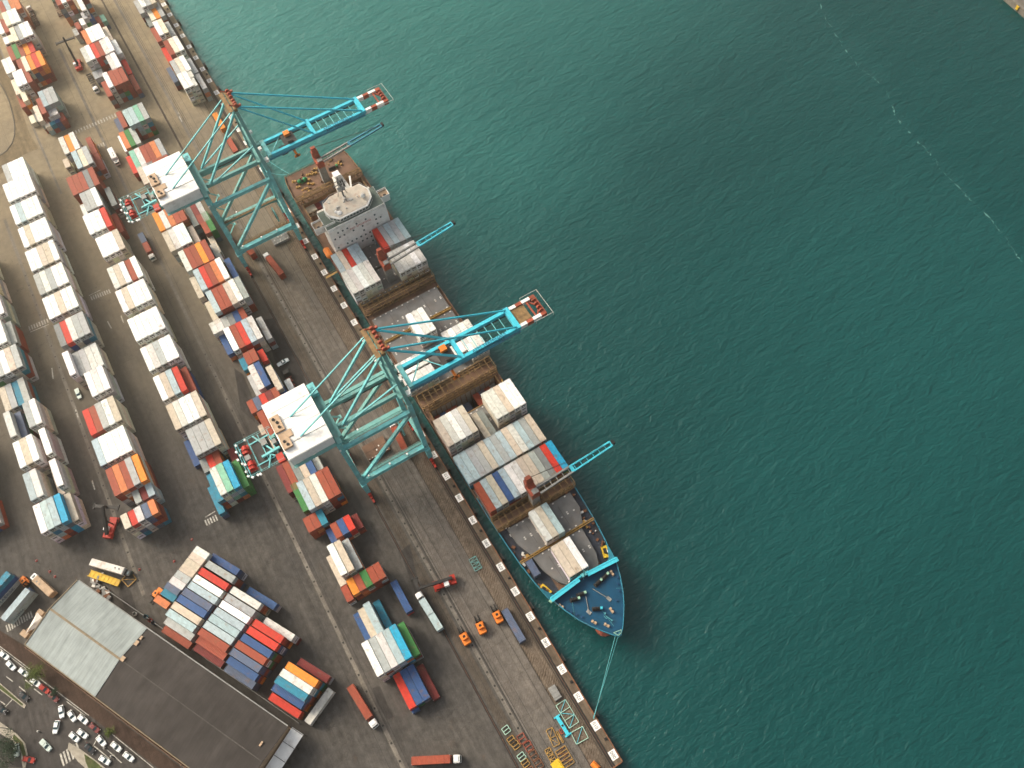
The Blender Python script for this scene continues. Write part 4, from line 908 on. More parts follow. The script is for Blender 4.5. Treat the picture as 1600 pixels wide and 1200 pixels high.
# ------------------------------------------------------------------ the two ship-to-shore gantry cranes
def gantry(uc, num, trolley_v, spreader):
    LOC = Vector((uc, -14.6, 0)); root = empty('gantry_crane', LOC)
    tag(root, ('white housed blue gantry crane at the stern of the ship, numbered 02' if num == '02' else 'white housed blue gantry crane reaching over the middle of the ship'), 'crane')
    def P(s, name, m, parent=root):
        if not s.v: return None
        o = s.build(name, m, parent)
        if parent is root: o.location = -LOC
        return o
    S, N = uc + 9.0, uc - 9.0; VL, VW = -27.5, -1.8
    for u in (S, N):
        for v in (VL, VW):
            t = MB(); t.taper((u, v, 3.2), (u, v, 12.0), 1.5, 1.6, 3.2, 2.0); t.taper((u, v, 12.0), (u, v, 46.5), 1.95, 1.7, 1.7, 1.6); lg = P(t, 'leg', M['teal'])
            d = MB(); r_ = random.Random(int(u + v))
            for k in (-1.0, 1.0): d.box(u + k * 1.5, v, .35, 2.0, .9, 1.5); d.box(u + k * 3.4, v, .35, 1.4, .8, 1.0)
            d.box(u, v, 1.6, 3.4, 1.1, 1.7); bg = d.build('bogie', M['red'], lg)
            w = MB()
            for k in (-4.0, -2.9, -1.8, -.8, .8, 1.8, 2.9, 4.0): w.tube((u + k, v - .3, .4), (u + k, v + .3, .4), .38, 10)
            w.build('wheel', M['black'], bg)
    for v in (VL, VW):
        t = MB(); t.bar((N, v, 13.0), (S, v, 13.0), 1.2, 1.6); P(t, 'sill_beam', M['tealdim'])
        t = MB(); t.bar((N, v, 45.6), (S, v, 45.6), 1.4, 1.8); P(t, 'cross_beam', M['teal'])
    for u in (S, N):
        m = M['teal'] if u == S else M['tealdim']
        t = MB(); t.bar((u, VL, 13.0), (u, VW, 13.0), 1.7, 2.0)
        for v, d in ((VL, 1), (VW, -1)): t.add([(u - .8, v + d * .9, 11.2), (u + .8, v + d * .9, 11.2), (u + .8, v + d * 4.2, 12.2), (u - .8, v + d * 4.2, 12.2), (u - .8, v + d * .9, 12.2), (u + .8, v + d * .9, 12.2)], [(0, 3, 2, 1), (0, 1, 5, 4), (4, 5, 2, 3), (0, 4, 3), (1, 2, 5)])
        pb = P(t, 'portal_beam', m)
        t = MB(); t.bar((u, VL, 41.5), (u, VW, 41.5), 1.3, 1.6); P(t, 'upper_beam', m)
        t = MB(); t.bar((u, VW, 41.2), (u, VL, 14.0), 1.15, 1.15); P(t, 'diagonal_brace', m)
        t = MB(); w = -1 if u == S else 1
        t.box(u + w * 1.5, (VL + VW) / 2, 14.0, .8, 24, .08)
        for k in range(17): v = VL + 1 + k * 1.5; t.bar((u + w * 1.15, v, 14), (u + w * 1.15, v, 15.1), .07); t.bar((u + w * 1.9, v, 14), (u + w * 1.9, v, 15.1), .07)
        for z in (14.55, 15.1): t.bar((u + w * 1.15, VL + 1, z), (u + w * 1.15, VW - 1, z), .07); t.bar((u + w * 1.9, VL + 1, z), (u + w * 1.9, VW - 1, z), .07)
        P(t, 'walkway', M['lash'] if num == '02' else M['tealdim'])
    t = MB()
    for k in range(8):                                          # stairs zigzagging up a landward leg
        z0 = 3 + k * 4.6; a, c = (VL + .5, VL + 4.2) if k % 2 == 0 else (VL + 4.2, VL + .5); t.bar((N - 2.0, a, z0), (N - 2.0, c, z0 + 4.6), .8, .12); t.box(N - 2.0, c, z0 + 4.6, 1.6, 1.3, .08)
    P(t, 'stairway', M['tealdim'])
    GZ = 47.2; g1, g2 = uc + 3.9, uc - 3.9
    for k, u in enumerate((g1, g2)):                            # girders over the land, hinged boom over the water
        t = MB(); t.bar((u, -45.5, GZ), (u, 0.6, GZ), 1.1, 1.8); P(t, 'girder', M['tealdim'])
        t = MB(); t.bar((u, 1.4, GZ), (u, 43.0, GZ), 1.2, 1.9); bm = P(t, 'boom', M['cyan'])
        t = MB(); t.mi = 0; ve = [43.0, 46.2, 48.6, 51.8, 53.8]
        for i, (a, c) in enumerate(zip(ve, ve[1:])): t.mi = i % 2; t.bar((u, a, GZ), (u, c, GZ), 1.2, 1.8)
        P(t, 'boom_tip', [M['white'], M['rustred']])
        if k == 0: lettering('lettering', 'APM TERMINALS', 1.75, M['navy'], bm, frame((u + .1, 31.5, GZ + .97), (0, 1, 0), (-1, 0, 0))); lettering('lettering', 'APM TERMINALS', 1.5, M['navy'], bm, frame((u + .70, 31.5, GZ), (0, 1, 0), (0, 0, 1)))
        t = MB(); w = 1 if k == 0 else -1; t.box(u + w * 1.15, 22, GZ - .6, .8, 42, .06)
        for q in range(29): t.bar((u + w * 1.55, 1.5 + q * 1.5, GZ - .6), (u + w * 1.55, 1.5 + q * 1.5, GZ + .5), .05)
        t.bar((u + w * 1.55, 1.5, GZ + .5), (u + w * 1.55, 43.5, GZ + .5), .06); P(t, 'boom_walkway', M['hull'])
    for v, m, sz in ((1.8, 'teal', 1.5), (21.2, 'cyan', 1.5), (42.6, 'cyan', 1.9)):
        t = MB(); t.bar((g2 - .8, v, GZ + .5), (g1 + .8, v, GZ + .5), sz, 1.6); P(t, 'boom_tie', M[m])
    t = MB(); t.bar((g1, 2.0, GZ), (g2, 9.0, GZ), .35); t.bar((g2, 9.0, GZ), (g1, 15, GZ), .3)
    for q in range(6): t.bar((g1, 24.5 + q * 2.9, GZ + .2), (g2, 24.5 + q * 2.9, GZ + .2), .22)
    pieces(t, 'boom_bracing', M['teal'], root)
    t = MB(); t.bar((g2 + 1.1, -20, GZ - .3), (g2 + 1.1, 43, GZ - .3), .25, .35); t.bar((g1 - 1.1, -20, GZ - .3), (g1 - 1.1, 43, GZ - .3), .25, .35); P(t, 'trolley_rail', M['dark'])
    t = MB(); t.box(uc, 53.2, GZ - .7, 8.6, 1.3, 1.5); t.bar((g1, 50.4, GZ), (uc, 53.0, GZ), .5); t.bar((g2, 50.4, GZ), (uc, 53.0, GZ), .5); t.box(uc, 50.2, GZ, 7, .5, .6)
    for k in (-2.4, -.8, .8, 2.4): t.tube((uc + k - .25, 52.6, GZ + .9), (uc + k + .25, 52.6, GZ + .9), .8, 12)
    P(t, 'boom_end', M['rustred'])
    t = MB(); q = [(g1 + 1.6, 49, GZ + 1), (g1 + 1.6, 55.6, GZ + 1), (g2 - 1.6, 55.6, GZ + 1), (g2 - 1.6, 49, GZ + 1)]; t.path(q, .07)
    for p in q: t.bar((p[0], p[1], GZ - .8), p, .07)
    P(t, 'boom_railing', M['offwhite'])
    if num != '02': t = MB(); t.box(uc - .2, 46.0, GZ + .3, 6.2, 5.6, .12); P(t, 'maintenance_platform', M['lash'])
    # A-frame
    AZ, AV = 74.5, -2.6
    for u, ua in ((S, uc + 4.2), (N, uc - 4.2)):
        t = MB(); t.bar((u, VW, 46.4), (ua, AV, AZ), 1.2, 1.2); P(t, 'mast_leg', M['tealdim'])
        t = MB(); t.bar((ua, AV, AZ - .5), (uc + (4.8 if u == S else -4.8), -23.5, GZ + .8), .75, .75); P(t, 'mast_strut', M['teal'])
        t = MB(); t.bar((ua, AV - .4, AZ), (uc + (4.0 if u == S else -4.0), -44.0, GZ + 1.0), .42, .42); P(t, 'backstay', M['teal'])
        t = MB(); a = Vector((u, VW, 46.4)).lerp(Vector((ua, AV, AZ)), .42); t.bar(a, (uc + (5.4 if u == S else -5.4), -22.5, GZ + .9), .5, .5); P(t, 'mast_tie', M['teal'])
        t = MB(); t.bar((ua, AV + .8, AZ), (ua * .45 + (g1 if u == S else g2) * .55, 20.9, GZ + 1.2), .28, .4); t.bar((ua - .5, AV + .8, AZ), (ua * .45 + (g1 if u == S else g2) * .55 - .7, 20.9, GZ + 1.2), .2, .28)
        P(t, 'inner_forestay', M['cyan'])
        t = MB(); t.bar((ua, AV + .8, AZ + .3), (g1 if u == S else g2, 42.2, GZ + 1.2), .42, .6); P(t, 'outer_forestay', M['cyan'])
    t = MB(); t.bar((uc - 5.4, AV, AZ), (uc + 5.4, AV, AZ), 1.3, 1.2); t.box(uc, AV - 1.8, AZ + .3, 11.5, 1.6, .1); P(t, 'mast_head', M['lash'])
    t = MB()
    for k in (-4.2, -2.4, -.6, 1.6, 3.2, 4.4): t.tube((uc + k - .3, AV + .8, AZ + 1.2), (uc + k + .3, AV + .8, AZ + 1.2), .75, 10)
    for k in (-4.2, 4.2): t.bar((uc + k, AV, AZ), (uc + k, AV + 2.6, AZ + .6), .7); t.bar((uc + k, AV - 1.4, AZ + 2.2), (uc + k, AV + 1.6, AZ), .35)
    pieces(t, 'head_sheave', M['rustred'], root)
    t = MB()
    for z, hw, hv in ((66.5, 5.2, 1.2), (58.0, 6.6, 1.2), (50.5, 8.0, 1.4)):
        t.box(uc, AV + .2, z, 2 * hw, 2 * hv, .1); t.bar((uc - hw, AV + .2, z + .3), (uc + hw, AV + .2, z + .3), .8, .7)
        for q in range(9): x = uc - hw + q * hw / 4; t.bar((x, AV + 1.2, z), (x, AV + 1.2, z + 1.1), .06); t.bar((x, AV - .9, z), (x, AV - .9, z + 1.1), .06)
        for y in (1.2, -.9): t.bar((uc - hw, AV + y, z + 1.1), (uc + hw, AV + y, z + 1.1), .07)
    for k in range(6): z = 47 + k * 4.5; t.bar((uc + 2 + k % 2 * 3, AV - 1.2, z), (uc + 5 - k % 2 * 3, AV - 1.2, z + 4.5), .7, .1)
    P(t, 'mast_platform', M['tealdim'])
    t = MB(); t.box(uc + 6.5, -.2, GZ + 1.0, 1.8, 1.5, 1.2); t.box(uc + 1.2, -.4, GZ + 2.4, 1.6, 1.3, 1.0); t.box(uc - 3, -.6, GZ + 8, 1.2, 1.2, .9); pieces(t, 'hoist_box', M['white'], root)
    # machinery house on the landward girders
    HZ = 48.3; t = MB(); u0, u1, v0, v1 = uc - 12.6, uc + 9.2, -42.6, -28.0
    t.prism([(u0, v0), (u1, v0), (u1, v1), (u0, v1)], HZ - .3, HZ + 4.6); hs_ = P(t, 'machinery_house', M['white'])
    d = MB(); uc_ = u1 - 4.6
    d.add([(u0 - .25, v0 - .25, HZ + 4.75), (u0 - .25, v1 + .25, HZ + 4.75), (uc_, v1 + .25, HZ + 4.95), (uc_, v0 - .25, HZ + 4.95), (u1 + .25, v0 - .25, HZ + 4.45), (u1 + .25, v1 + .25, HZ + 4.45),
           (u0 - .25, v0 - .25, HZ + 4.5), (u0 - .25, v1 + .25, HZ + 4.5), (u1 + .25, v1 + .25, HZ + 4.2), (u1 + .25, v0 - .25, HZ + 4.2)], [(0, 3, 2, 1), (3, 4, 5, 2), (0, 1, 7, 6), (4, 9, 8, 5), (1, 2, 5, 8, 7), (0, 6, 9, 4, 3)])
    d.build('house_roof', M['white'], hs_)
    d = MB(); d.bar((uc_, v0, HZ + 5.0), (uc_, v1, HZ + 5.0), .12)
    for k in range(7): d.bar((uc_, v0 + 1 + k * 2.1, HZ + 4.9), (uc_, v0 + 1 + k * 2.1, HZ + 5.5), .1)
    for k in range(1, 5): d.bar((u0 + k * 4.2, v0, HZ + 4.92), (u0 + k * 4.2, v1, HZ + 4.92), .06)
    d.build('roof_seam', M['grey'], hs_)
    d = MB(); d.box(u0 + 9.0, v0 + 1.6, HZ + 4.9, 6.0, 3.2, .9); d.box(u0 + 13.8, v0 + 2.4, HZ + 4.9, 2.6, 4.4, .35); d.box(u0 + 17.0, v0 + 1.6, HZ + 4.9, 3.4, 3.0, 1.0); pieces(d, 'roof_unit', M['tan'], hs_)
    d = MB()
    for x, y in ((7.2, 1.2), (8.8, 1.9), (10.6, 1.9), (16.2, 1.3), (17.6, 1.9)): d.tube((u0 + x, v0 + y, HZ + 5.8), (u0 + x, v0 + y, HZ + 6.1), .48, 10)
    pieces(d, 'roof_vent', M['black'], hs_)
    d = MB(); d.box((u0 + u1) / 2, v1 + 1.1, HZ - .3, u1 - u0 + 2, 1.6, .1); d.bar((u0 - 1, v1 + 1.9, HZ + .8), (u1 + 1, v1 + 1.9, HZ + .8), .08); d.box((u0 + u1) / 2, v1 + 2.4, HZ - 1.2, u1 - u0 - 2, 1.0, 1.6)
    for k in range(13): d.bar((u0 - 1 + k * 1.9, v1 + 1.9, HZ - .3), (u0 - 1 + k * 1.9, v1 + 1.9, HZ + .8), .07)
    for k in range(9): d.bar((u1 + 1.2, v0 + k * 1.8, HZ - .3), (u1 + 1.2, v0 + k * 1.8, HZ + .8), .07)
    d.box(u1 + .7, (v0 + v1) / 2, HZ - .3, 1.2, v1 - v0, .1); d.bar((u1 + 1.2, v0, HZ + .8), (u1 + 1.2, v1, HZ + .8), .08); P(d, 'house_walkway', M['tealdim'])
    d = MB(); d.box(u0 + 1.4, v1 + 1.6, HZ + .2, 4.6, 2.4, 1.8); pn = P(d, 'number_box', M['teal']); lettering('lettering', '02' if num == '02' else '03', 1.4, M['navy'], pn, frame((u0 + 1.4, v1 + 1.6, HZ + 2.03), (1, 0, 0), (0, 1, 0)))
    # rear platform with winch gear
    t = MB(); RV = -55.5
    for u in (uc - 5.0, uc + 3.2): t.bar((u, -45, HZ - .2), (u, RV, HZ - .2), .4)
    for v in (-45.2, -48.5, -52, RV): t.bar((uc - 7.0, v, HZ - .2), (uc + 5.6, v, HZ - .2), .3)
    for p, q in (((uc - 7.2, -44, HZ + 1), (uc - 7.2, RV - .6, HZ + 1)), ((uc - 7.2, RV - .6, HZ + 1), (uc + 5.8, RV - .6, HZ + 1)), ((uc + 5.8, RV - .6, HZ + 1), (uc + 5.8, -44, HZ + 1))):
        t.bar(p, q, .09); t.bar((p[0], p[1], HZ), (q[0], q[1], HZ), .09)
        for k in range(8): x = Vector(p).lerp(Vector(q), k / 7); t.bar((x.x, x.y, HZ - .2), (x.x, x.y, HZ + 1), .07)
    t.bar((uc - 7.2, -50, HZ), (uc + 1.5, -46, HZ + .5), .5); t.bar((uc + 1.5, -50.0, HZ + .4), (uc + 1.5, -43.8, HZ + .8), .75); t.bar((uc + 1.5, -47, HZ + .5), (uc + 6, -49.5, HZ + .2), .4); t.bar((uc + 1.5, -48, HZ + .5), (uc + 4.6, -44.6, HZ + .2), .4)
    P(t, 'rear_platform', M['teal'])
    t = MB(); t.box(uc - .8, -48.5, HZ - .4, 10.5, 5.2, .1); P(t, 'platform_floor', M['dark'])
    for u, v in ((uc - 3.4, -53.6), (uc + 2.6, -53.8)):
        t = MB(); t.box(u, v, HZ - .2, 3.4, 2.4, .6); t.tube((u - 1.4, v, HZ + .9), (u + 1.4, v, HZ + .9), .75, 12); t.tube((u - .2, v, HZ + .9), (u + .2, v, HZ + .9), 1.15, 12); t.box(u + 1.0, v - .8, HZ + .2, .8, .8, 1.5); P(t, 'winch', M['red'])
    t = MB(); t.box(uc + 5.0, -45.0, HZ - .2, 3.2, 2.2, 1.2); P(t, 'winch_motor', M['red'])
    t = MB(); t.box(uc - .4, -54.0, HZ - .2, 1.8, 1.7, 1.6); t.box(uc - 3, -47.6, HZ - .2, 2.4, 1.8, 1.2); t.box(uc - 1.4, -44.6, HZ - .2, 1.6, 1.2, 1.2); pieces(t, 'electric_cabinet', M['grey'], root)
    t = MB(); r_ = random.Random(4)
    for u, v in ((-6.6, -56.6), (-4.4, -57.2), (-2.6, -56.6), (-1.6, -57.8), (.4, -57.0), (1.2, -56.4), (3.6, -57.0), (5.4, -57.0), (6.4, -56.0), (6.8, -53.4), (6.6, -54.2), (-7, -53.4)): t.box(uc + u, v + .8, HZ + .4, .75, .65, .5, r_.uniform(0, 1))
    pieces(t, 'floodlight', M['white'], root)
    t = MB()
    for u, v, z in ((S, VL + 3, 14.4), (S, -16, 14.4), (S, -9, 14.4), (S + 1, VL - .5, 43), (N, -20, 15), (uc + 8, -27, 44)): t.box(u, v, z, .7, .6, .5)
    pieces(t, 'beam_lamp', M['white'], root)
    # cable reel on the sill, trolley and cab, spreader
    t = MB(); t.tube((N + 4.5, -6.3, 8.8), (N + 4.5, -5.7, 8.8), 3.4, 28); rl_ = P(t, 'cable_reel', M['tealdim']); d = MB(); d.tube((N + 4.5, -6.5, 8.8), (N + 4.5, -5.5, 8.8), 2.0, 20); d.build('reel_drum', M['dark'], rl_)
    tv = trolley_v; t = MB(); t.box(uc, tv, GZ + .2, 8.6, 5.2, .5)
    for k in (-2.6, 2.6): t.tube((uc + k, tv - 1, GZ + 1.2), (uc + k, tv + 1, GZ + 1.2), .7, 10)
    tr = P(t, 'trolley', M['dark']); d = MB(); d.box(uc + 1.8, tv - 3.8, GZ - 3.4, 2.4, 2.6, 2.6); d.build('operator_cab', M['dark'], tr); d = MB(); d.box(uc - 2.2, tv + .2, GZ + .7, 2.2, 2.4, 1.2); d.build('trolley_hoist', M['orange'], tr)
    zsp = spreader; d = MB(); d.box(uc, tv, zsp, 12.0, .9, .5); d.box(uc - 5.6, tv, zsp - .1, .8, 2.4, .6); d.box(uc + 5.6, tv, zsp - .1, .8, 2.4, .6); d.box(uc, tv, zsp + .5, 4.4, 2.0, .7); d.build('spreader', M['orange'], tr)
    d = MB()
    for k in (-1.6, 1.6):
        for y in (-.8, .8): d.path([(uc + k, tv + y, GZ + .4), (uc + k, tv + y, zsp + 1.1)], .05)
    d.build('hoist_rope', M['dark'], tr)
    lettering('number', num if num == '02' else '01', 1.5, M['navy'], root, frame((S + 1.0 - uc, VL - LOC.y, 11.4), (0, 1, 0), (0, 0, 1)).copy()); lettering('number', num if num == '02' else '01', 1.5, M['navy'], root, frame((S + 1.13 - uc, VW - LOC.y, 14.5), (0, 1, 0), (0, 0, 1)))
    return root
gantry(-248.5, '02', 11.5, 43.0)
gantry(-127.8, '01', 17.0, 40.5)
# ------------------------------------------------------------------ warehouse
def roof_mat(name, c, c2):
    m = mat(name, c, .85, var=.10, scale=.3, spec=.08); n = m.node_tree.nodes; l = m.node_tree.links; b = n['Principled BSDF']; src = b.inputs['Base Color'].links[0].from_socket
    tc = n.new('ShaderNodeTexCoord')
    def band(sc, st, lo, hi, a, z):                     # dirt runs down the slope, sheet by sheet
        no = n.new('ShaderNodeTexNoise'); no.inputs['Scale'].default_value = sc; no.inputs['Detail'].default_value = 6; mp = n.new('ShaderNodeMapping'); mp.inputs['Scale'].default_value = st; l.new(tc.outputs['Object'], mp.inputs[0]); l.new(mp.outputs[0], no.inputs['Vector'])
        mr = n.new('ShaderNodeMapRange')
        for i, v in ((1, lo), (2, hi), (3, a), (4, z)): mr.inputs[i].default_value = v
        l.new(no.outputs[0], mr.inputs[0]); return mr.outputs[0]
    def mul(a, f):
        x = n.new('ShaderNodeMix'); x.data_type = 'RGBA'; x.blend_type = 'MULTIPLY'; x.inputs[0].default_value = 1; l.new(a, x.inputs[6]); l.new(f, x.inputs[7]); return x.outputs[2]
    o = mul(src, band(.7, (1, .06, 1), .3, .7, .80, 1.14)); o = mul(o, band(.06, (1, .7, 1), .35, .65, .86, 1.1))
    wv = n.new('ShaderNodeTexWave'); wv.bands_direction = 'X'; wv.inputs['Scale'].default_value = .32; l.new(tc.outputs['Object'], wv.inputs[0]); mr = n.new('ShaderNodeMapRange'); mr.inputs[1].default_value = .0; mr.inputs[2].default_value = .06; mr.inputs[3].default_value = .80; mr.inputs[4].default_value = 1.0; l.new(wv.outputs['Fac'], mr.inputs[0]); o = mul(o, mr.outputs[0])
    l.new(o, b.inputs['Base Color']); return m
WA, WB, WD = at(121.5, 908, 9.5), at(448, 1136, 9.5), at(42, 1008, 9.5)
e1 = (WB - WA); WL = e1.length; e1.normalize(); e2 = Vector((e1.y, -e1.x, 0)); WW = abs((WD - WA).dot(e2)); WROT = math.atan2(e1.y, e1.x); LP = abs((at(228, 984, 9.5) - WA).dot(e1))
wh = empty('warehouse', (WA.x, WA.y, 0), WROT); tag(wh, 'long warehouse with a pale roof section and a dark roof section beside the road', 'warehouse')
# local axes: x along the building, y from the yard side (0) to the road side (-WW)
s = MB(); s.prism([(0.3, -WW + .3), (WL - .3, -WW + .3), (WL - .3, -.3), (.3, -.3)], 0, 9.2); s.build('wall', M['tan'], wh)
mid = -WW * .47
def gable(x0, x1, z0, z1, name, m):
    s = MB(); v = [(x0, .25, z0), (x1, .25, z0), (x1, mid, z1), (x0, mid, z1), (x1, -WW - .25, z0), (x0, -WW - .25, z0)]
    v += [(a, b_, c - .22) for a, b_, c in v]
    s.add(v, [(0, 3, 2, 1), (3, 5, 4, 2), (6, 7, 8, 9), (9, 8, 10, 11), (0, 1, 7, 6), (4, 5, 11, 10), (0, 6, 9, 3), (3, 9, 11, 5), (1, 2, 8, 7), (2, 4, 10, 8)]); return s.build(name, m, wh)
rf = gable(-.3, LP, 9.5, 11.6, 'roof', roof_mat('pale_roof_sheet', (.29, .325, .32), (.24, .265, .26)))
rd = gable(LP, WL + .3, 9.3, 11.4, 'roof', roof_mat('dark_roof_sheet', (.056, .050, .047), (.036, .033, .032))); rd['label'] = 'dark weathered roof section'; rf['label'] = 'pale grey roof section'
s = MB(); s.bar((-.3, mid, 11.62), (LP, mid, 11.62), .7, .14); s.bar((-.36, .2, 9.5), (-.36, mid, 11.6), .3, .5); s.bar((-.36, mid, 11.6), (-.36, -WW - .2, 9.5), .3, .5); s.bar((-.3, -WW - .3, 9.5), (WL, -WW - .3, 9.3), .3, .35); s.build('ridge_cap', mat('ochre_trim', (.22, .17, .11), .7, var=.2), wh)
s = MB(); s.bar((LP, mid, 11.42), (WL, mid, 11.42), .3, .06); s.build('ridge_cap', mat('worn_ridge', (.075, .068, .062), .8, var=.3), wh); s = MB(); s.bar((0, .4, 9.35), (WL, .4, 9.1), .35, .3); s.build('gutter', M['grey'], wh)
s = MB()
for x, y, l_, w_ in ((LP + .8, -5, 1.6, 1.2), (LP + .8, -11.0, 1.6, 1.4), (LP + .8, -3.0, 1.2, .8), (WL - 3.5, -7.8, 1.5, .6)): s.box(x, y, 9.4 + (1.9 if True else 0) * (1 - abs(y - mid) / abs(mid if y > mid else WW + mid)), w_, l_, .5)
pieces(s, 'roof_light', M['tan'], wh)
s = MB(); s.box(WL - 1.6, -9, 10.4, .6, 1.8, .25); s.build('roof_hatch', M['yellow'], wh)
s = MB(); s.add([(WL + .35, .6, 6.0), (WL + 4.6, .6, 5.2), (WL + 4.6, -WW, 5.2), (WL + .35, -WW, 6.0), (WL + .35, .6, 5.8), (WL + 4.6, .6, 5.0), (WL + 4.6, -WW, 5.0), (WL + .35, -WW, 5.8)], [(0, 3, 2, 1), (4, 5, 6, 7), (0, 1, 5, 4), (1, 2, 6, 5), (2, 3, 7, 6), (3, 0, 4, 7)])
cn = s.build('loading_canopy', M['white'], wh); d = MB()
for k in range(6): y = .4 - k * 4.6; d.bar((WL + .4, y, 6.05), (WL + 4.5, y, 5.27), .16, .1); d.bar((WL + 4.3, y, 0), (WL + 4.3, y, 5.0), .18)
d.build('canopy_frame', M['dark'], cn)
s = MB(); s.box(WL / 2, 2.3, 0, WL, .22, 1.2); o = s.build('boundary_wall', M['grey'], None, (WA.x, WA.y, 0), WROT); tag(o, 'low grey wall along the yard side of the warehouse', 'wall')
s = MB(); s.box(WL / 2, -WW - 2.2, 0, WL + 10, .25, 2.0)
for k in range(22): s.box(k * 4.8 - 4, -WW - 2.2, 0, .4, .4, 2.2)
o = s.build('boundary_wall', M['brown'], None, (WA.x, WA.y, 0), WROT); tag(o, 'brown boundary wall between the warehouse and the pavement', 'wall')
def wl(x, y, z=0): return Vector((WA.x, WA.y, z)) + e1 * x - e2 * y * (-1 if False else 1) * 1
s = MB(); p0 = at(53, 975)
s.add([tuple(at(40, 990, 3)), tuple(at(62, 978, 3)), tuple(at(66, 965, 3)), tuple(at(58, 957, 3)), tuple(at(52, 974, 4.2)), tuple(at(46, 986, 3))], [(0, 4, 3), (3, 4, 2), (2, 4, 1), (1, 4, 5), (5, 4, 0)])
for x, y in ((41, 990), (62, 978), (65, 965), (58, 958)): q = at(x, y, 3); s.bar((q.x, q.y, 0), q, .12)
tag(s.build('canvas_awning', M['offwhite']), 'pale canvas awning on posts at the warehouse end wall', 'awning')
def crate(px, py, sx, sy, sz, m, label, cat='crate', rz=WROT, name='crate'):
    p = at(px, py, 0); s = MB(); s.box(0, 0, 0.0, sx, sy, sz, 0)
    for k in (-1, 1): s.box(k * (sx / 2 - .08), 0, sz, .14, sy, .05); s.box(0, k * (sy / 2 - .08), sz * .5, sx, .14, .08); s.box(0, k * (sy / 2 + .01), 0, sx * .9, .06, .12)
    return tag(s.build(name, M[m], None, (p.x, p.y, 0), rz), label, cat)
crate(67, 960, 2.6, 2.2, 2.0, 'tan', 'tan crate beside the canvas awning nearest the yard'); crate(43, 992, 3.0, 1.9, 2.0, 'tan', 'tan crate at the road end of the warehouse gable'); crate(47, 986, 1.4, 1.2, 1.2, 'tan', 'small tan crate between awning and larger tan crate')

# ------------------------------------------------------------------ vehicles
def hd(a, c): d = c - a; return math.atan2(d.y, d.x)
def wheels(s, xs, w=1.05, r=.5):
    for x in xs:
        for sg in (-1, 1): s.tube((x, sg * (w - .16), r), (x, sg * (w + .16), r), r, 10)
def tractor(root, x0, m):                      # front of the cab at local x0, facing +x
    s = MB(); s.prism([(x0 - 2.3, -1.2), (x0 - .35, -1.2), (x0, -1.05), (x0, 1.05), (x0 - .35, 1.2), (x0 - 2.3, 1.2)], .75, 2.9, [(x0 - 2.3, -1.15), (x0 - .6, -1.15), (x0 - .3, -1.0), (x0 - .3, 1.0), (x0 - .6, 1.15), (x0 - 2.3, 1.15)])
    s.box(x0 - 1.5, 0, 2.9, 1.4, 1.7, .28); c = s.build('cab', m, root)
    d = MB(); d.add([(x0 - .02, -1.0, 1.75), (x0 - .02, 1.0, 1.75), (x0 - .24, .95, 2.75), (x0 - .24, -.95, 2.75)], [(0, 1, 2, 3)]); d.box(x0 - 1.0, 1.17, 1.7, .9, .06, .8); d.box(x0 - 1.0, -1.17, 1.7, .9, .06, .8); d.build('window', M['glass'], c)
    s = MB(); s.box(x0 - 4.0, 0, .65, 4.8, .9, .35); s.box(x0 - 2.9, .85, .5, 1.2, .5, .6); s.box(x0 - 2.9, -.85, .5, 1.2, .5, .6); s.build('chassis', M['dark'], root)
    s = MB(); wheels(s, (x0 - 1.1, x0 - 4.6, x0 - 5.8)); s.build('wheel', M['black'], root)
    s = MB(); s.box(x0 - .3, 1.42, 2.0, .15, .3, .6); s.box(x0 - .3, -1.42, 2.0, .15, .3, .6); pieces(s, 'mirror', M['black'], root)
def trailer(root, x0, x1, m):
    s = MB()
    for y in (-.55, .55): s.box((x0 + x1) / 2, y, .85, x0 - x1, .22, .38)
    n = int((x0 - x1) / 1.8)
    for k in range(n + 1): s.box(x1 + (x0 - x1) * k / n, 0, .9, .18, 2.4, .28)
    s.box(x1 + .1, 0, .5, .25, 2.4, .7); t = s.build('trailer', m, root)
    d = MB(); wheels(d, (x1 + 1.2, x1 + 2.5, x1 + 3.8)); d.build('wheel', M['black'], t)
    d = MB(); d.box(x1 - .04, -.95, .75, .06, .35, .2); d.box(x1 - .04, .95, .75, .06, .35, .2); d.build('tail_light', M['red'], t)
def truck(cab, tail, cabm, label, loads='', tm='rustred', cabless=False, z=1.0):
    a, c = at(*tail, z), at(*cab, z); a.z = c.z = 0; rz = hd(a, c); ln = (c - a).length
    root = empty('container_truck' if not cabless else 'container_trailer', c, rz); tag(root, label, 'truck' if not cabless else 'trailer', 'trucks and trailers in the port')
    if not cabless: tractor(root, 0.8, M[cabm]); x0 = -2.3
    else: x0 = .3
    need = sum(12.19 if t[1] == '4' else 6.06 for t in loads.split()) or min(ln, 12.5)
    x1 = x0 - need - .3; trailer(root, x0, x1, M[tm]); x = x0 - .1; d = Vector((math.cos(rz), math.sin(rz), 0))
    for i, t in enumerate(loads.split()):
        L = 12.19 if t[1] == '4' else 6.06; p = c + d * (x - L / 2); x -= L + .12
        box_top(p.x, p.y, 1.26, 40 if t[1] == '4' else 20, t[0], False, rz, '%s %s %s' % (PAL[t[0]][1], 'long container' if t[1] == '4' else 'short container', 'carried ' + ('in front ' if i == 0 and len(loads.split()) > 1 else 'behind ' if i else '') + 'on the ' + label), 'containers carried on trucks')
    return root
truck((240, 405), (219, 362), 'offwhite', 'cream cabbed truck near the stern crane', 'r2 b2')
truck((586, 1133), (546, 1068), 'white', 'white cabbed truck by the green stack', 'r4')
truck((717, 1186), (643, 1190), 'white', 'white cabbed truck crossing at the bottom edge', 'r4')
truck((417, 401), (448, 440), 'white', 'white cabbed truck right of the stern crane leg', 'r4')
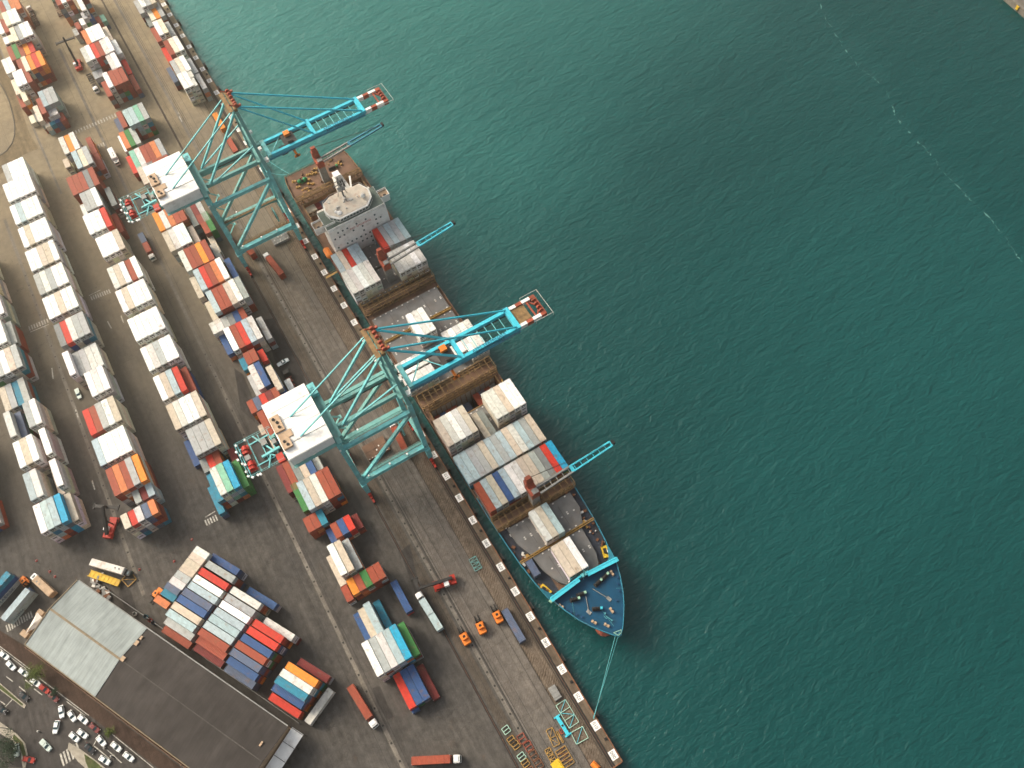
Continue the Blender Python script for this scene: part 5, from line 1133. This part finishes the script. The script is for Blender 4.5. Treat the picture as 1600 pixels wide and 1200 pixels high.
truck((655, 930), (692, 990), 'white', 'white cabbed truck under the reach stacker', 'L2 L2', 'dark')
truck((613, 664), (634, 705), 'white', 'white cabbed truck beneath the middle crane', 'r4')
truck((388, 390), (406, 412), 'white', 'red trailer left behind the stern crane leg', 'r2', 'red', True)
truck((617, 912), (648, 970), 'white', 'maroon trailer near the reach stacker', 'B4', 'red', True)
truck((520, 1080), (480, 1136), 'white', 'dark trailer beside the warehouse canopy', 'w4', 'dark', True)
truck((47, 15), (60, 42), 'offwhite', 'white cabbed truck with empty brown trailer in the far lane', '', 'brown')
truck((152, 143), (136, 112), 'white', 'white cabbed truck with empty trailer beside the far reach stacker', '', 'dark')
truck((85, 0), (94, 22), 'mint', 'pale green truck at the top edge beside the rust red stack', '', 'brown')
truck((448, 583), (465, 620), 'dark', 'dark cabbed truck parked beside the tan container', '', 'rustred')
def boxtruck(cab, tail, bm, cm, label):
    a, c = at(*tail, 1.5), at(*cab, 1.5); a.z = c.z = 0; rz = hd(a, c); ln = max(7.5, (c - a).length); root = empty('box_truck', c, rz); tag(root, label, 'truck', 'trucks and trailers in the port')
    s = MB(); s.prism([(-1.9, -1.1), (-.2, -1.1), (.1, -.9), (.1, .9), (-.2, 1.1), (-1.9, 1.1)], .6, 2.5); cb = s.build('cab', M[cm], root); d = MB(); d.box(.06, 0, 1.5, .12, 1.8, .75); d.box(-.8, 0, 2.5, .7, 1.2, .06); d.build('window', M['glass'], cb)
    s = MB(); s.box(-2.2 - (ln - 2.2) / 2, 0, .9, ln - 2.2, 2.5, 2.7); s.box(-2.2 - (ln - 2.2) / 2, 0, 3.6, ln - 2.6, 2.2, .06); bx = s.build('cargo_box', M[bm], root)
    d = MB(); d.box(-ln - .02, 0, 1.0, .06, .06, 2.4); d.box(-4, .3, 3.66, .6, .6, .12); d.box(-5.6, .3, 3.66, .6, .5, .12); pieces(d, 'box_fitting', M['grey'], bx)
    s = MB(); wheels(s, (-1.0, -ln + 1.2, -ln + 2.4), 1.0, .48); s.build('wheel', M['black'], root)
boxtruck((184, 256), (174, 236), 'white', 'offwhite', 'white box truck in the lane above the stern crane house')
boxtruck((53, 900), (85, 930), 'tan', 'white', 'tan box truck parked near the warehouse gable')
boxtruck((205, 897), (146, 880), 'offwhite', 'dark', 'long pale box truck parked behind the yellow trailer')
root = empty('flat_trailer', tuple(at(166, 905, 0)), hd(at(141, 897), at(192, 915))); tag(root, 'yellow flat trailer parked beside the warehouse corner', 'trailer')
s = MB(); s.box(0, 0, 1.0, 12.5, 2.4, .25); s.box(0, -1.1, 1.25, 12.5, .2, .7); s.box(0, 1.1, 1.25, 12.5, .2, .5)
for k in range(9): s.box(-6 + k * 1.5, 0, 1.25, .15, 2.2, .1)
s.build('bed', M['yellow'], root); s = MB(); wheels(s, (-5, -3.8, 4.4)); s.build('wheel', M['black'], root)
root = empty('scrap_pile', tuple(at(160, 920, 0)), -.1); tag(root, 'grey scrap machinery and rubble piled against the warehouse corner', 'scrap pile'); r_ = random.Random(21)
for m, n_ in (('grey', 16), ('rust', 12), ('offwhite', 9)):
    s = MB()
    for _ in range(n_): s.box(r_.uniform(-5, 5), r_.uniform(-2.4, 2.0), 0, r_.uniform(.5, 2.6), r_.uniform(.4, 1.6), r_.uniform(.3, 1.5), r_.uniform(0, 3))
    pieces(s, 'scrap', M[m], root)
root = empty('steel_cradle', tuple(at(203, 905, 0)), .3); tag(root, 'ochre steel cradle lying on the dark asphalt by the scrap', 'cradle'); s = MB(); q = [(-2, -2, .3), (2, -2, .3), (2, 1.6, .3), (-2, 2, .3)]
for a, c in zip(q, q[1:] + q[:1]): s.bar(a, c, .3)
s.bar(q[0], q[2], .2); s.build('steel_bar', M['gold'], root)
# the two stacks with writing by the road
def stack(pa, pb, tiers, z, name):
    a, c = at(*pa, z), at(*pb, z); rz = hd(a, c); d = Vector((math.cos(rz), math.sin(rz), 0)); p = c - d * 6.1
    for i, (cc, lab) in enumerate(tiers):
        o = box_top(p.x, p.y, i * 2.6, 40, cc, False, rz, lab, 'containers stacked by the road'); yield o
st = list(stack((-14, 925), (13.5, 894.5), (('w', 'pale container with dark lettering on its side, lowest of the corner stack'), ('B', 'dark blue container, middle of the corner stack by the road'), ('K', 'teal container, topmost of the corner stack by the road')), 7.8, 'a'))
lettering('lettering', 'MAERSK', 2.0, M['navy'], st[0], frame((-1.2, -W2 / 2 - .03, 1.3), (1, 0, 0), (0, 0, 1)))
st = list(stack((7, 964), (43.5, 920.5), (('L', 'grey blue container with small lettering, lower of the pair by the zebra crossing'), ('L', 'pale blue container, upper of the pair by the zebra crossing')), 5.2, 'b'))
lettering('lettering', 'MAERSK', 1.3, M['navy'], st[0], frame((-2.4, -W2 / 2 - .03, 1.4), (1, 0, 0), (0, 0, 1)))
a = at(44, 934); box_top(a.x, a.y, 0, 20, 'B', False, hd(at(30, 945), at(52, 925)), 'dark blue short container against the pale blue pair by the zebra crossing', 'containers stacked by the road')
# loose containers on the apron
for px, py, L, c, lab in ((331, 178, 40, 'O', 'orange long container lying on the apron behind the stern crane mast'), (350, 213, 40, 'r', 'rust red long container lying on the apron just past the orange one'), (783, 955, 40, 'b', 'slate blue long container lying on the apron beside the orange forklifts')):
    p = at(px, py, 2.6); box_top(p.x + 6.1, p.y + 1.2, 0, L, c, False, 0, lab, 'containers standing alone on the apron')
def forklift(px, py, hx, hy, label, m='orange', sc=1.0):
    a, c = at(px, py, 1), at(hx, hy, 1); a.z = c.z = 0; rz = hd(a, c); root = empty('forklift', a, rz); root.scale = (sc,) * 3; tag(root, label, 'forklift', 'forklift trucks')
    s = MB(); s.prism([(-2.3, -.9), (-2.0, -1.15), (1.2, -1.15), (1.2, 1.15), (-2.0, 1.15), (-2.3, .9)], .5, 1.55); s.box(-1.7, 0, 1.55, 1.1, 2.0, .4); s.build('body', M[m], root)
    s = MB(); s.box(-.1, 0, 1.5, 1.5, 1.5, 1.3); s.box(-.1, 0, 2.8, 1.7, 1.6, .1); cb = s.build('cab', M[m], root); d = MB(); d.box(-.1, 0, 2.9, .7, .7, .06); d.box(.68, 0, 1.9, .06, 1.3, .7); d.build('window', M['black'], cb)
    s = MB()
    for y in (-.55, .55): s.box(1.45, y, .2, .25, .25, 3.2); s.box(2.6, y, .15, 2.2, .3, .12)
    s.box(1.45, 0, 3.2, .25, 1.3, .2); s.box(1.6, 0, .3, .15, 1.6, .9); s.build('mast', M['black'], root)
    s = MB(); wheels(s, (.9, -1.6), 1.1, .55); s.build('wheel', M['black'], root)
forklift(726, 996, 721, 987, 'orange forklift on the asphalt, leftmost of three on the apron', sc=1.15); forklift(751, 979, 746, 968, 'orange forklift in the middle of three on the apron', sc=1.15); forklift(777, 962, 772, 952, 'orange forklift nearest the slate blue container', sc=1.15)
forklift(40, 910, 48, 919, 'orange forklift between the corner stack and the tan box truck')
forklift(246, 929, 240, 936, 'orange forklift working at the corner of the slanted block')
def reach(px, py, hx, hy, label, lift, ln):
    a, c = at(px, py, 1.5), at(hx, hy, 1.5); a.z = c.z = 0; rz = hd(a, c); root = empty('reach_stacker', a, rz); tag(root, label, 'reach stacker', 'reach stackers')
    s = MB(); s.box(0, 0, .9, 7.6, 2.6, .9); s.box(-3.3, 0, .8, 1.8, 3.2, 1.7); s.box(3.0, -1.5, .8, 1.8, .6, .7); s.box(3.0, 1.5, .8, 1.8, .6, .7); s.build('body', M['red'], root)
    s = MB(); s.box(-.8, 1.0, 1.8, 1.7, 1.5, 1.7); cb = s.build('cab', M['white'], root); d = MB(); d.box(.08, 1.0, 2.2, .06, 1.3, 1.1); d.build('window', M['glass'], cb)
    s = MB(); p0, p1 = (-3.2, -.3, 3.2), (-3.2 + ln * math.cos(lift), -.3, 3.2 + ln * math.sin(lift)); q = Vector(p0).lerp(Vector(p1), .6)
    s.bar(p0, q, 1.0, 1.1); s.bar(q, p1, .72, .8); s.bar((1.2, -.3, 1.8), Vector(p0).lerp(Vector(p1), .5), .35); s.bar(p1, (p1[0] + .4, p1[1], p1[2] - 2.0), .7); bm = s.build('boom', M['dark'], root)
    d = MB(); d.box(p1[0] + .4, p1[1], p1[2] - 2.5, 1.2, 9, .5); d.box(p1[0] + .4, p1[1] - 4.6, p1[2] - 2.6, 2.4, .5, .6); d.box(p1[0] + .4, p1[1] + 4.6, p1[2] - 2.6, 2.4, .5, .6); d.build('spreader', M['dark'], bm)
    s = MB(); wheels(s, (2.6,), 1.5, .85); wheels(s, (-2.6,), 1.1, .8); s.build('wheel', M['black'], root)
reach(122, 101, 117, 85, 'red reach stacker with raised boom at the far rust red stacks', .95, 14); reach(174, 824, 178, 812, 'red reach stacker with black boom at the lower end of the third row', .8, 11.5); reach(694, 911, 664, 922, 'red reach stacker on the crane rail beside the white cabbed truck', .12, 12)
def car(px, py, hx, hy, m, label, kind='car', L=4.3, group='cars on the road behind the warehouse'):
    a, c = at(px, py, .7), at(hx, hy, .7); a.z = c.z = 0; rz = hd(a, c); root = empty('parked_car' if kind == 'car' else kind.replace(' ', '_'), a, rz); tag(root, label, kind, group); k = L / 4.3; W_ = .88
    s = MB(); s.prism([(-2.1 * k, -W_ * .9), (-1.6 * k, -W_), (1.5 * k, -W_), (2.1 * k, -W_ * .75), (2.1 * k, W_ * .75), (1.5 * k, W_), (-1.6 * k, W_), (-2.1 * k, W_ * .9)], .35, .88, [(-2.05 * k, -W_ * .86), (-1.6 * k, -W_ * .95), (1.4 * k, -W_ * .95), (1.95 * k, -W_ * .7), (1.95 * k, W_ * .7), (1.4 * k, W_ * .95), (-1.6 * k, W_ * .95), (-2.05 * k, W_ * .86)])
    b_, e_ = (-1.75 * k, .75 * k) if kind != 'pickup' else (-.5 * k, .9 * k)
    s.prism([(b_, -.78), (e_, -.78), (e_, .78), (b_, .78)], .88, 1.42, [(b_ + .45, -.64), (e_ - .7, -.64), (e_ - .7, .64), (b_ + .45, .64)]); bd = s.build('body', M[m] if m in M else m, root)
    d = MB(); z0, z1 = .95, 1.37
    for x0, x1 in ((e_ + .0, e_ - .62), (b_ - .0, b_ + .40)): sg = 1 if x0 > x1 else -1; d.add([(x0 + sg * .03, -.70, z0), (x0 + sg * .03, .70, z0), (x1 + sg * .03, .60, z1), (x1 + sg * .03, -.60, z1)], [(0, 1, 2, 3) if sg > 0 else (3, 2, 1, 0)])
    for sg in (-1, 1): d.add([(b_ + .3, sg * .79, z0), (e_ - .3, sg * .79, z0), (e_ - .75, sg * .665, z1), (b_ + .5, sg * .665, z1)], [(0, 1, 2, 3) if sg < 0 else (3, 2, 1, 0)])
    d.build('window', M['glass'], root)
    s = MB(); wheels(s, (1.3 * k, -1.3 * k), .78, .31); s.build('wheel', M['black'], root)
    for y in (-.6, .6): s = MB(); s.box(2.06 * k, y, .6, .08, .35, .16); s.build('headlight', M['white'], root)
    for y in (-.62, .62): s = MB(); s.box(-2.12 * k, y, .62, .08, .3, .16); s.build('tail_light', M['red'], root)
def cc(x, y): return (x / 6.667, 1010 + y / 6.667)
M['maroonp'] = mat('maroon_paint', (.16, .03, .03), .35); M['carwhite'] = mat('glossy_white_paint', (.72, .75, .74), .25, var=.04); M['carblack'] = mat('glossy_black_paint', (.02, .02, .025), .25); M['palegreen'] = mat('pale_van_paint', (.48, .56, .52), .4)
for x, y, dx, dy, m, lab in ((45, 95, 8, 6, 'carwhite', 'white car in the kerb lane at the left edge of the photo'), (115, 200, 6, 6, 'carwhite', 'white car straddling the lane line behind the first white car'), (245, 270, 8, 6, 'carwhite', 'white car just before the bushy street tree'), (370, 375, 8, 6, 'carwhite', 'white car parked right below the bushy street tree'),
        (465, 445, 8, 6, 'red', 'bright red car in the kerb lane'), (560, 530, 7, 6, 'maroonp', 'maroon car behind the bright red car'), (640, 680, 1, 9, 'carwhite', 'white car turning across the junction beside the pavement'), (750, 725, 5, 8, 'carwhite', 'white car angled into the junction by the double line'), (585, 840, -2, 9, 'carwhite', 'white car alone in the middle of the junction'),
        (250, 520, 8, 7, 'carblack', 'black car beside the grassy median'), (865, 760, 7, 6, 'carwhite', 'white car touching the end of the double line'), (985, 850, 7, 6, 'maroonp', 'dark maroon car on the zebra bars beside the kerb'), (860, 910, 8, 6, 'carwhite', 'white car waiting on the zebra bars'), (775, 945, 7, 6, 'carwhite', 'white car beside the one waiting on the zebra bars'),
        (1055, 985, 6, 7, 'carwhite', 'white car just past the stop line'), (935, 1065, 7, 6, 'carblack', 'dark car beside the traffic island turf'), (1210, 1045, 7, 6, 'carwhite', 'white car queueing behind the stop line in the kerb lane'), (1340, 1150, 8, 6, 'carwhite', 'white car last in the kerb lane queue'), (1090, 1185, 8, 5, 'carwhite', 'white car at the bottom edge beside the island'),
        (25, 660, 8, 6, 'carblack', 'black car at the left edge below the median'), (300, 1180, 9, 2, 'red', 'red car at the bottom edge beside the corner pavement')):
    p = cc(x, y); car(p[0], p[1], p[0] + dx, p[1] + dy, m, lab)
p = cc(475, 1030); car(p[0], p[1], p[0] + 6, p[1] + 6, 'palegreen', 'pale flatbed pickup in the junction', 'pickup', 5.2)
p = cc(170, 1080); car(p[0], p[1], p[0] + .5, p[1] + 8, 'palegreen', 'pale blue car parked under trees in the corner yard')
car(122, 615, 126, 625, 'palegreen', 'pale pickup parked beside the third container row', 'pickup', 5.4, 'light vehicles in the yard'); car(442, 566, 449, 562, 'carwhite', 'white pickup parked by the dark asphalt patch', 'pickup', 5.2, 'light vehicles in the yard')
for px, py, lab in ((62, 1143, 'motorcycle with rider waiting in the junction'), (165, 1169, 'motorcycle with rider between queueing white cars'), (176, 1182, 'motorcycle with rider at the bottom of the queue'), (10, 1112, 'motorcycle with rider at the white stop line')):
    p = at(px, py); root = empty('motorcycle', (p.x, p.y, 0), .6); tag(root, lab, 'motorcycle', 'motorcycles on the road')
    s = MB(); s.tube((.65, -.07, .32), (.65, .07, .32), .32, 12); s.tube((-.65, -.07, .32), (-.65, .07, .32), .32, 12); s.build('wheel', M['black'], root)
    s = MB(); s.bar((-.7, 0, .65), (.45, 0, .75), .3, .3); s.bar((.45, 0, .75), (.68, 0, .32), .1); s.bar((.45, -.35, 1.0), (.45, .35, 1.0), .06); s.build('frame', M['dark'], root)
    o = MB(); o.prism([(-.35, -.16), (.05, -.20), (.12, 0), (.05, .20), (-.35, .16)], .82, 1.38, [(-.18, -.22), (.06, -.24), (.1, 0), (.06, .24), (-.18, .22)]); o.ball((.02, 0, 1.58), .15, 10, 6)
    for sg in (-1, 1): o.taper((-.05, sg * .22, 1.25), (.38, sg * .32, 1.03), .13, .13, .09, .09); o.taper((-.1, sg * .17, .85), (.3, sg * .2, .55), .2, .18, .14, .12)
    pr = o.build('person', M['offwhite'], None, (p.x, p.y, 0), .6); tag(pr, 'person in pale clothes riding the ' + lab.replace(' with rider', ''), 'person', 'riders on the road')
# ------------------------------------------------------------------ trees and shrubs
M['leaf'] = mat('tree_leaves', (.075, .105, .018), .8, var=.45, scale=1.3); M['leaf2'] = mat('dark_leaves', (.020, .040, .020), .8, var=.4, scale=1.2); M['bark'] = mat('bark', (.09, .06, .04), .9)
def tree(px, py, h, r, m, label, n=900, seed=1):
    p = at(px, py, h * .7); r_ = random.Random(seed); root = empty('street_tree' if h > 2.5 else 'shrub', (p.x, p.y, 0)); tag(root, label, 'tree' if h > 2.5 else 'shrub')
    s = MB(); s.tube((0, 0, 0), (0.1, 0, h * .5), .16, 8, .11)
    for k in range(6): a = k * 1.05; s.tube((0.1, 0, h * .45), (math.cos(a) * r * .6, math.sin(a) * r * .6, h * .75), .07, 6, .03)
    s.build('trunk', M['bark'], root); s = MB(); cl = [(r_.gauss(0, r * .42), r_.gauss(0, r * .42), h * r_.uniform(.5, .95), r_.uniform(.25, .5) * r) for _ in range(22)]
    for _ in range(n):
        c = r_.choice(cl); q = Vector((r_.gauss(c[0], c[3] * .55), r_.gauss(c[1], c[3] * .55), r_.gauss(c[2], c[3] * .4))); k = r_.uniform(.10, .24)
        a = Vector((r_.uniform(-1, 1), r_.uniform(-1, 1), r_.uniform(-.4, .4))).normalized() * k; b2 = a.cross(Vector((r_.uniform(-1, 1), r_.uniform(-1, 1), 1))).normalized() * k * .6
        s.add([q - a, q - b2, q + a, q + b2], [(0, 1, 2, 3)])
    s.build('crown', M[m], root)
tree(57, 1052, 5.5, 3.4, 'leaf', 'bushy yellow green street tree beside the parked white cars', 1500, 3); tree(85, 1081, 3.0, 1.3, 'leaf2', 'small dark tree on the pavement beside the maroon car', 500, 4); tree(170, 1143, 1.2, 1.5, 'leaf', 'low yellow green shrub on the pavement by the double line', 350, 5)
tree(6, 1158, 6, 3.6, 'leaf2', 'dark palm like tree in the corner yard nearest the left edge', 900, 6); tree(16, 1172, 5, 3.2, 'leaf2', 'dark leafy tree beside the pale car in the corner yard', 900, 7); tree(4, 1190, 6, 4.0, 'leaf2', 'dark leafy tree at the bottom left corner', 900, 8)
for px, py, sd, lb in ((204, 1177, 9, 'x'),): pass
root = empty('street_lamp', tuple(at(20, 1140, 0)), .4); tag(root, 'tall double armed street lamp on the corner pavement', 'street lamp'); s = MB(); s.tube((0, 0, 0), (0, 0, 10), .12, 8, .08); s.build('pole', M['grey'], root)
for sg in (-1, 1): s = MB(); s.tube((0, 0, 9.9), (sg * 2.6, 0, 10.3), .06, 6); s.build('arm', M['grey'], root); s = MB(); s.box(sg * 3.0, 0, 10.2, 1.0, .35, .18); s.build('lamp_head', M['offwhite'], root)
# ------------------------------------------------------------------ gear lying on the apron
def lattice(px0, py0, px1, py1, w, m, label, bays=3, z=.25, name='lattice_frame', th=.2, group='steel gear lying on the apron', fill=None):
    a, c = at(px0, py0), at(px1, py1); a.z = c.z = 0; rz = hd(a, c); L = (c - a).length; root = empty(name, a, rz); tag(root, label, 'steel frame', group)
    s = MB()
    for y in (-w / 2, w / 2): s.bar((0, y, z), (L, y, z), th)
    for k in range(bays + 1): s.bar((L * k / bays, -w / 2, z), (L * k / bays, w / 2, z), th)
    s.build('outer_frame', M[m], root); s = MB()
    for k in range(bays): s.bar((L * k / bays, -w / 2 if k % 2 else w / 2, z + .02), (L * (k + 1) / bays, w / 2 if k % 2 else -w / 2, z + .02), th * .7)
    s.build('cross_bracing', M[fill or m], root)
M['palemint'] = mat('pale_mint_paint', (.34, .52, .42), .6, var=.15)
lattice(876, 1098, 897, 1133, 3.6, 'palemint', 'pale mint lattice boom section lying by the rail, longer one', 3, fill='cyan'); lattice(901, 1140, 910, 1158, 4.2, 'palemint', 'pale mint lattice boom section lying by the rail, shorter one', 1, fill='cyan')
lattice(858, 1139, 870, 1165, 2.2, 'gold', 'ochre spreader frame lying nearest the turquoise beam', 2, name='spreader_frame'); lattice(876, 1139, 879, 1146, 1.0, 'rustred', 'short rust red frame lying on the apron', 1); lattice(875, 1170, 890, 1196, 3.6, 'gold', 'wide ochre spreader frame with brown slats', 5, name='spreader_frame', fill='rust'); lattice(855, 1170, 866, 1191, 1.8, 'gold', 'narrow ochre ladder frame beside the yellow plate', 4, name='spreader_frame')
lattice(870, 1143, 880, 1160, .5, 'gold', 'single ochre beam beside the ochre spreader frame', 1, name='steel_beam')
for k, (x, y) in enumerate(((788, 1136), (796, 1152), (803, 1160), (812, 1178), (818, 1188), (826, 1200))):
    lattice(x, y, x + 6, y + 9, 2.2, ('palemint', 'gold', 'gold', 'palemint', 'gold', 'rust')[k], '%s spreader part, %s in the row beside the dark crane rail' % (('pale mint', 'ochre', 'ochre', 'pale mint', 'ochre', 'brown')[k], ordn(k + 1)), 2, name='spreader_frame', fill='dark', group='spreader parts beside the crane rail')
for k, (x, y) in enumerate(((812, 1148), (822, 1160), (830, 1174), (838, 1188))):
    lattice(x, y, x + 7, y + 12, 2.3, ('rustred', 'rustred', 'rust', 'rust')[k], '%s hoist frame, %s in the row beside the spreader parts' % (('dark red', 'rust red', 'rusty brown', 'rusty brown')[k], ordn(k + 1)), 2, name='hoist_frame', fill='dark', group='hoist frames on the apron')
lattice(738, 872, 748, 890, 2.6, 'tealdim', 'dull teal grid frame lying on the apron beside the ship', 4, name='grid_frame')
s = MB(); s.box(0, 0, 0, 6.4, 1.1, .7); s.box(-3.2, 0, .1, .5, 2.2, .5); s.box(3.2, 0, .1, .5, 2.2, .5); a = at(879, 1134); o = s.build('lifting_beam', M['cyan'], None, (a.x, a.y, 0), hd(at(871, 1121), at(887, 1147))); tag(o, 'bright turquoise lifting beam lying on the apron', 'lifting beam'); d = MB(); d.box(0, 0, .7, .6, .6, .1); d.build('eye_plate', M['black'], o)
a = at(867, 1083); s = MB()
for k in range(3): s.box(0, 0, k * .45, 4.6 - .1 * k, 2.5, .4)
for k in (-1.4, 0, 1.4): s.box(k, 0, 1.32, .12, 2.5, .06)
tag(s.build('plate_stack', M['grey'], None, (a.x, a.y, 0), 0), 'grey stack of steel plates beside the mint lattice', 'plate stack')
a = at(871, 1197); s = MB(); s.box(0, 0, 0, 3.4, 3.0, .5); s.box(0, 0, .5, 2.6, 2.2, .3); tag(s.build('ballast_plate', M['yellow'], None, (a.x, a.y, 0), .1), 'yellow square ballast plate at the bottom edge of the apron', 'ballast plate')
a = at(930, 1197); s = MB(); s.box(0, 0, 0, 2.6, 1.8, 1.4); s.tube((-1, 0, 1.6), (1, 0, 1.6), .7, 10); tag(s.build('fuel_tank', M['orange'], None, (a.x, a.y, 0), .3), 'orange red tank at the tip of the quay', 'tank')
def cover(px, py, lu, lv, m, label):
    a = at(px, py, 1.5); s = MB(); s.box(0, 0, .25, lu, lv, 1.2); o = s.build('spare_hatch_cover', M[m], None, (a.x, a.y, 0)); tag(o, label, 'hatch cover'); d = MB(); r_ = random.Random(int(px))
    for k in range(int(lv / 1.2)): d.box(lu / 2 - .3, -lv / 2 + .6 + k * 1.2, 1.45, .3, .5, .16)
    for _ in range(6): d.box(r_.uniform(-lu / 2 + .5, lu / 2 - .5), r_.uniform(-lv / 2 + .5, lv / 2 - .5), 1.45, .6, .5, .08)
    pieces(d, 'lug', M['offwhite'], o); d = MB(); d.box(0, 0, 1.44, .1, lv, .05); d.box(0, 0, 1.44, lu, .1, .05)
    for sg in (-1, 1): d.box(sg * (lu / 2 - .4), 0, 0, .5, lv - 1, .25)
    d.build('rib', M['dark'], o)
cover(437, 371, 5.2, 7.4, 'grey', 'grey spare hatch cover lying beside the stern crane'); cover(587, 700, 6.5, 9.0, 'brown', 'brown spare hatch cover lying under the middle crane')
for i, (px, py, lab) in enumerate(((78, 893, 'beside the tan box truck, left of two'), (86, 901, 'beside the tan box truck, right of two'), (218, 890, 'by the dark corner near the scrap'), (272, 877, 'left of the slanted block'), (300, 843, 'above the slanted block'), (57, 876, 'in the open yard above the tan box truck'))):
    a = at(px, py); s = MB(); s.box(0, 0, 0, .75, .75, .06); s.tube((0, 0, .06), (0, 0, .95), .32, 12, .10); o = s.build('traffic_cone', M['red'], None, (a.x, a.y, 0)); d = MB(); d.tube((0, 0, .45), (0, 0, .65), .245, 12, .195); d.build('band', M['white'], o)
    tag(o, 'red traffic cone ' + lab, 'cone', 'traffic cones')
for px, py, m, lab in ((229, 964, 'hull', 'pale blue drum nearest the forklift, beside the slanted block'), (236, 970, 'red', 'red drum between two blue drums beside the slanted block'), (241, 974, 'navy', 'navy drum farthest along, beside the slanted block'), (212, 960, 'white', 'white drum standing against the warehouse wall')):
    a = at(px, py); s = MB(); s.tube((0, 0, 0), (0, 0, 1.2), .62, 14)
    for z in (.05, .4, .8, 1.15): s.tube((0, 0, z), (0, 0, z + .05), .66, 14)
    tag(s.build('drum', M[m], None, (a.x, a.y, 0)), lab, 'drum', 'drums by the slanted block')
# ------------------------------------------------------------------ the tiers below the visible containers
LOW.cc = None; stuff(LOW.build('lower_container_tiers', M['boxes'])); bpy.data.objects['lower_container_tiers']['label'] = 'closely packed lower tiers of the container stacks'
print('containers', NBOX[0], 'objects', len(scn.objects))

# ------------------------------------------------------------------ the hazy air
m = bpy.data.materials.new('haze'); m.use_nodes = True; n = m.node_tree.nodes; n.remove(n['Principled BSDF'])
pv = n.new('ShaderNodeVolumePrincipled'); pv.inputs['Density'].default_value = 0.00045; pv.inputs['Anisotropy'].default_value = 0.80; pv.inputs['Color'].default_value = (0.99, 0.94, 0.80, 1)
m.node_tree.links.new(pv.outputs[0], n['Material Output'].inputs['Volume'])
s = MB(); s.box(0, 0, -10.5, 18600, 18600, 306); stuff(s.build('haze', m))
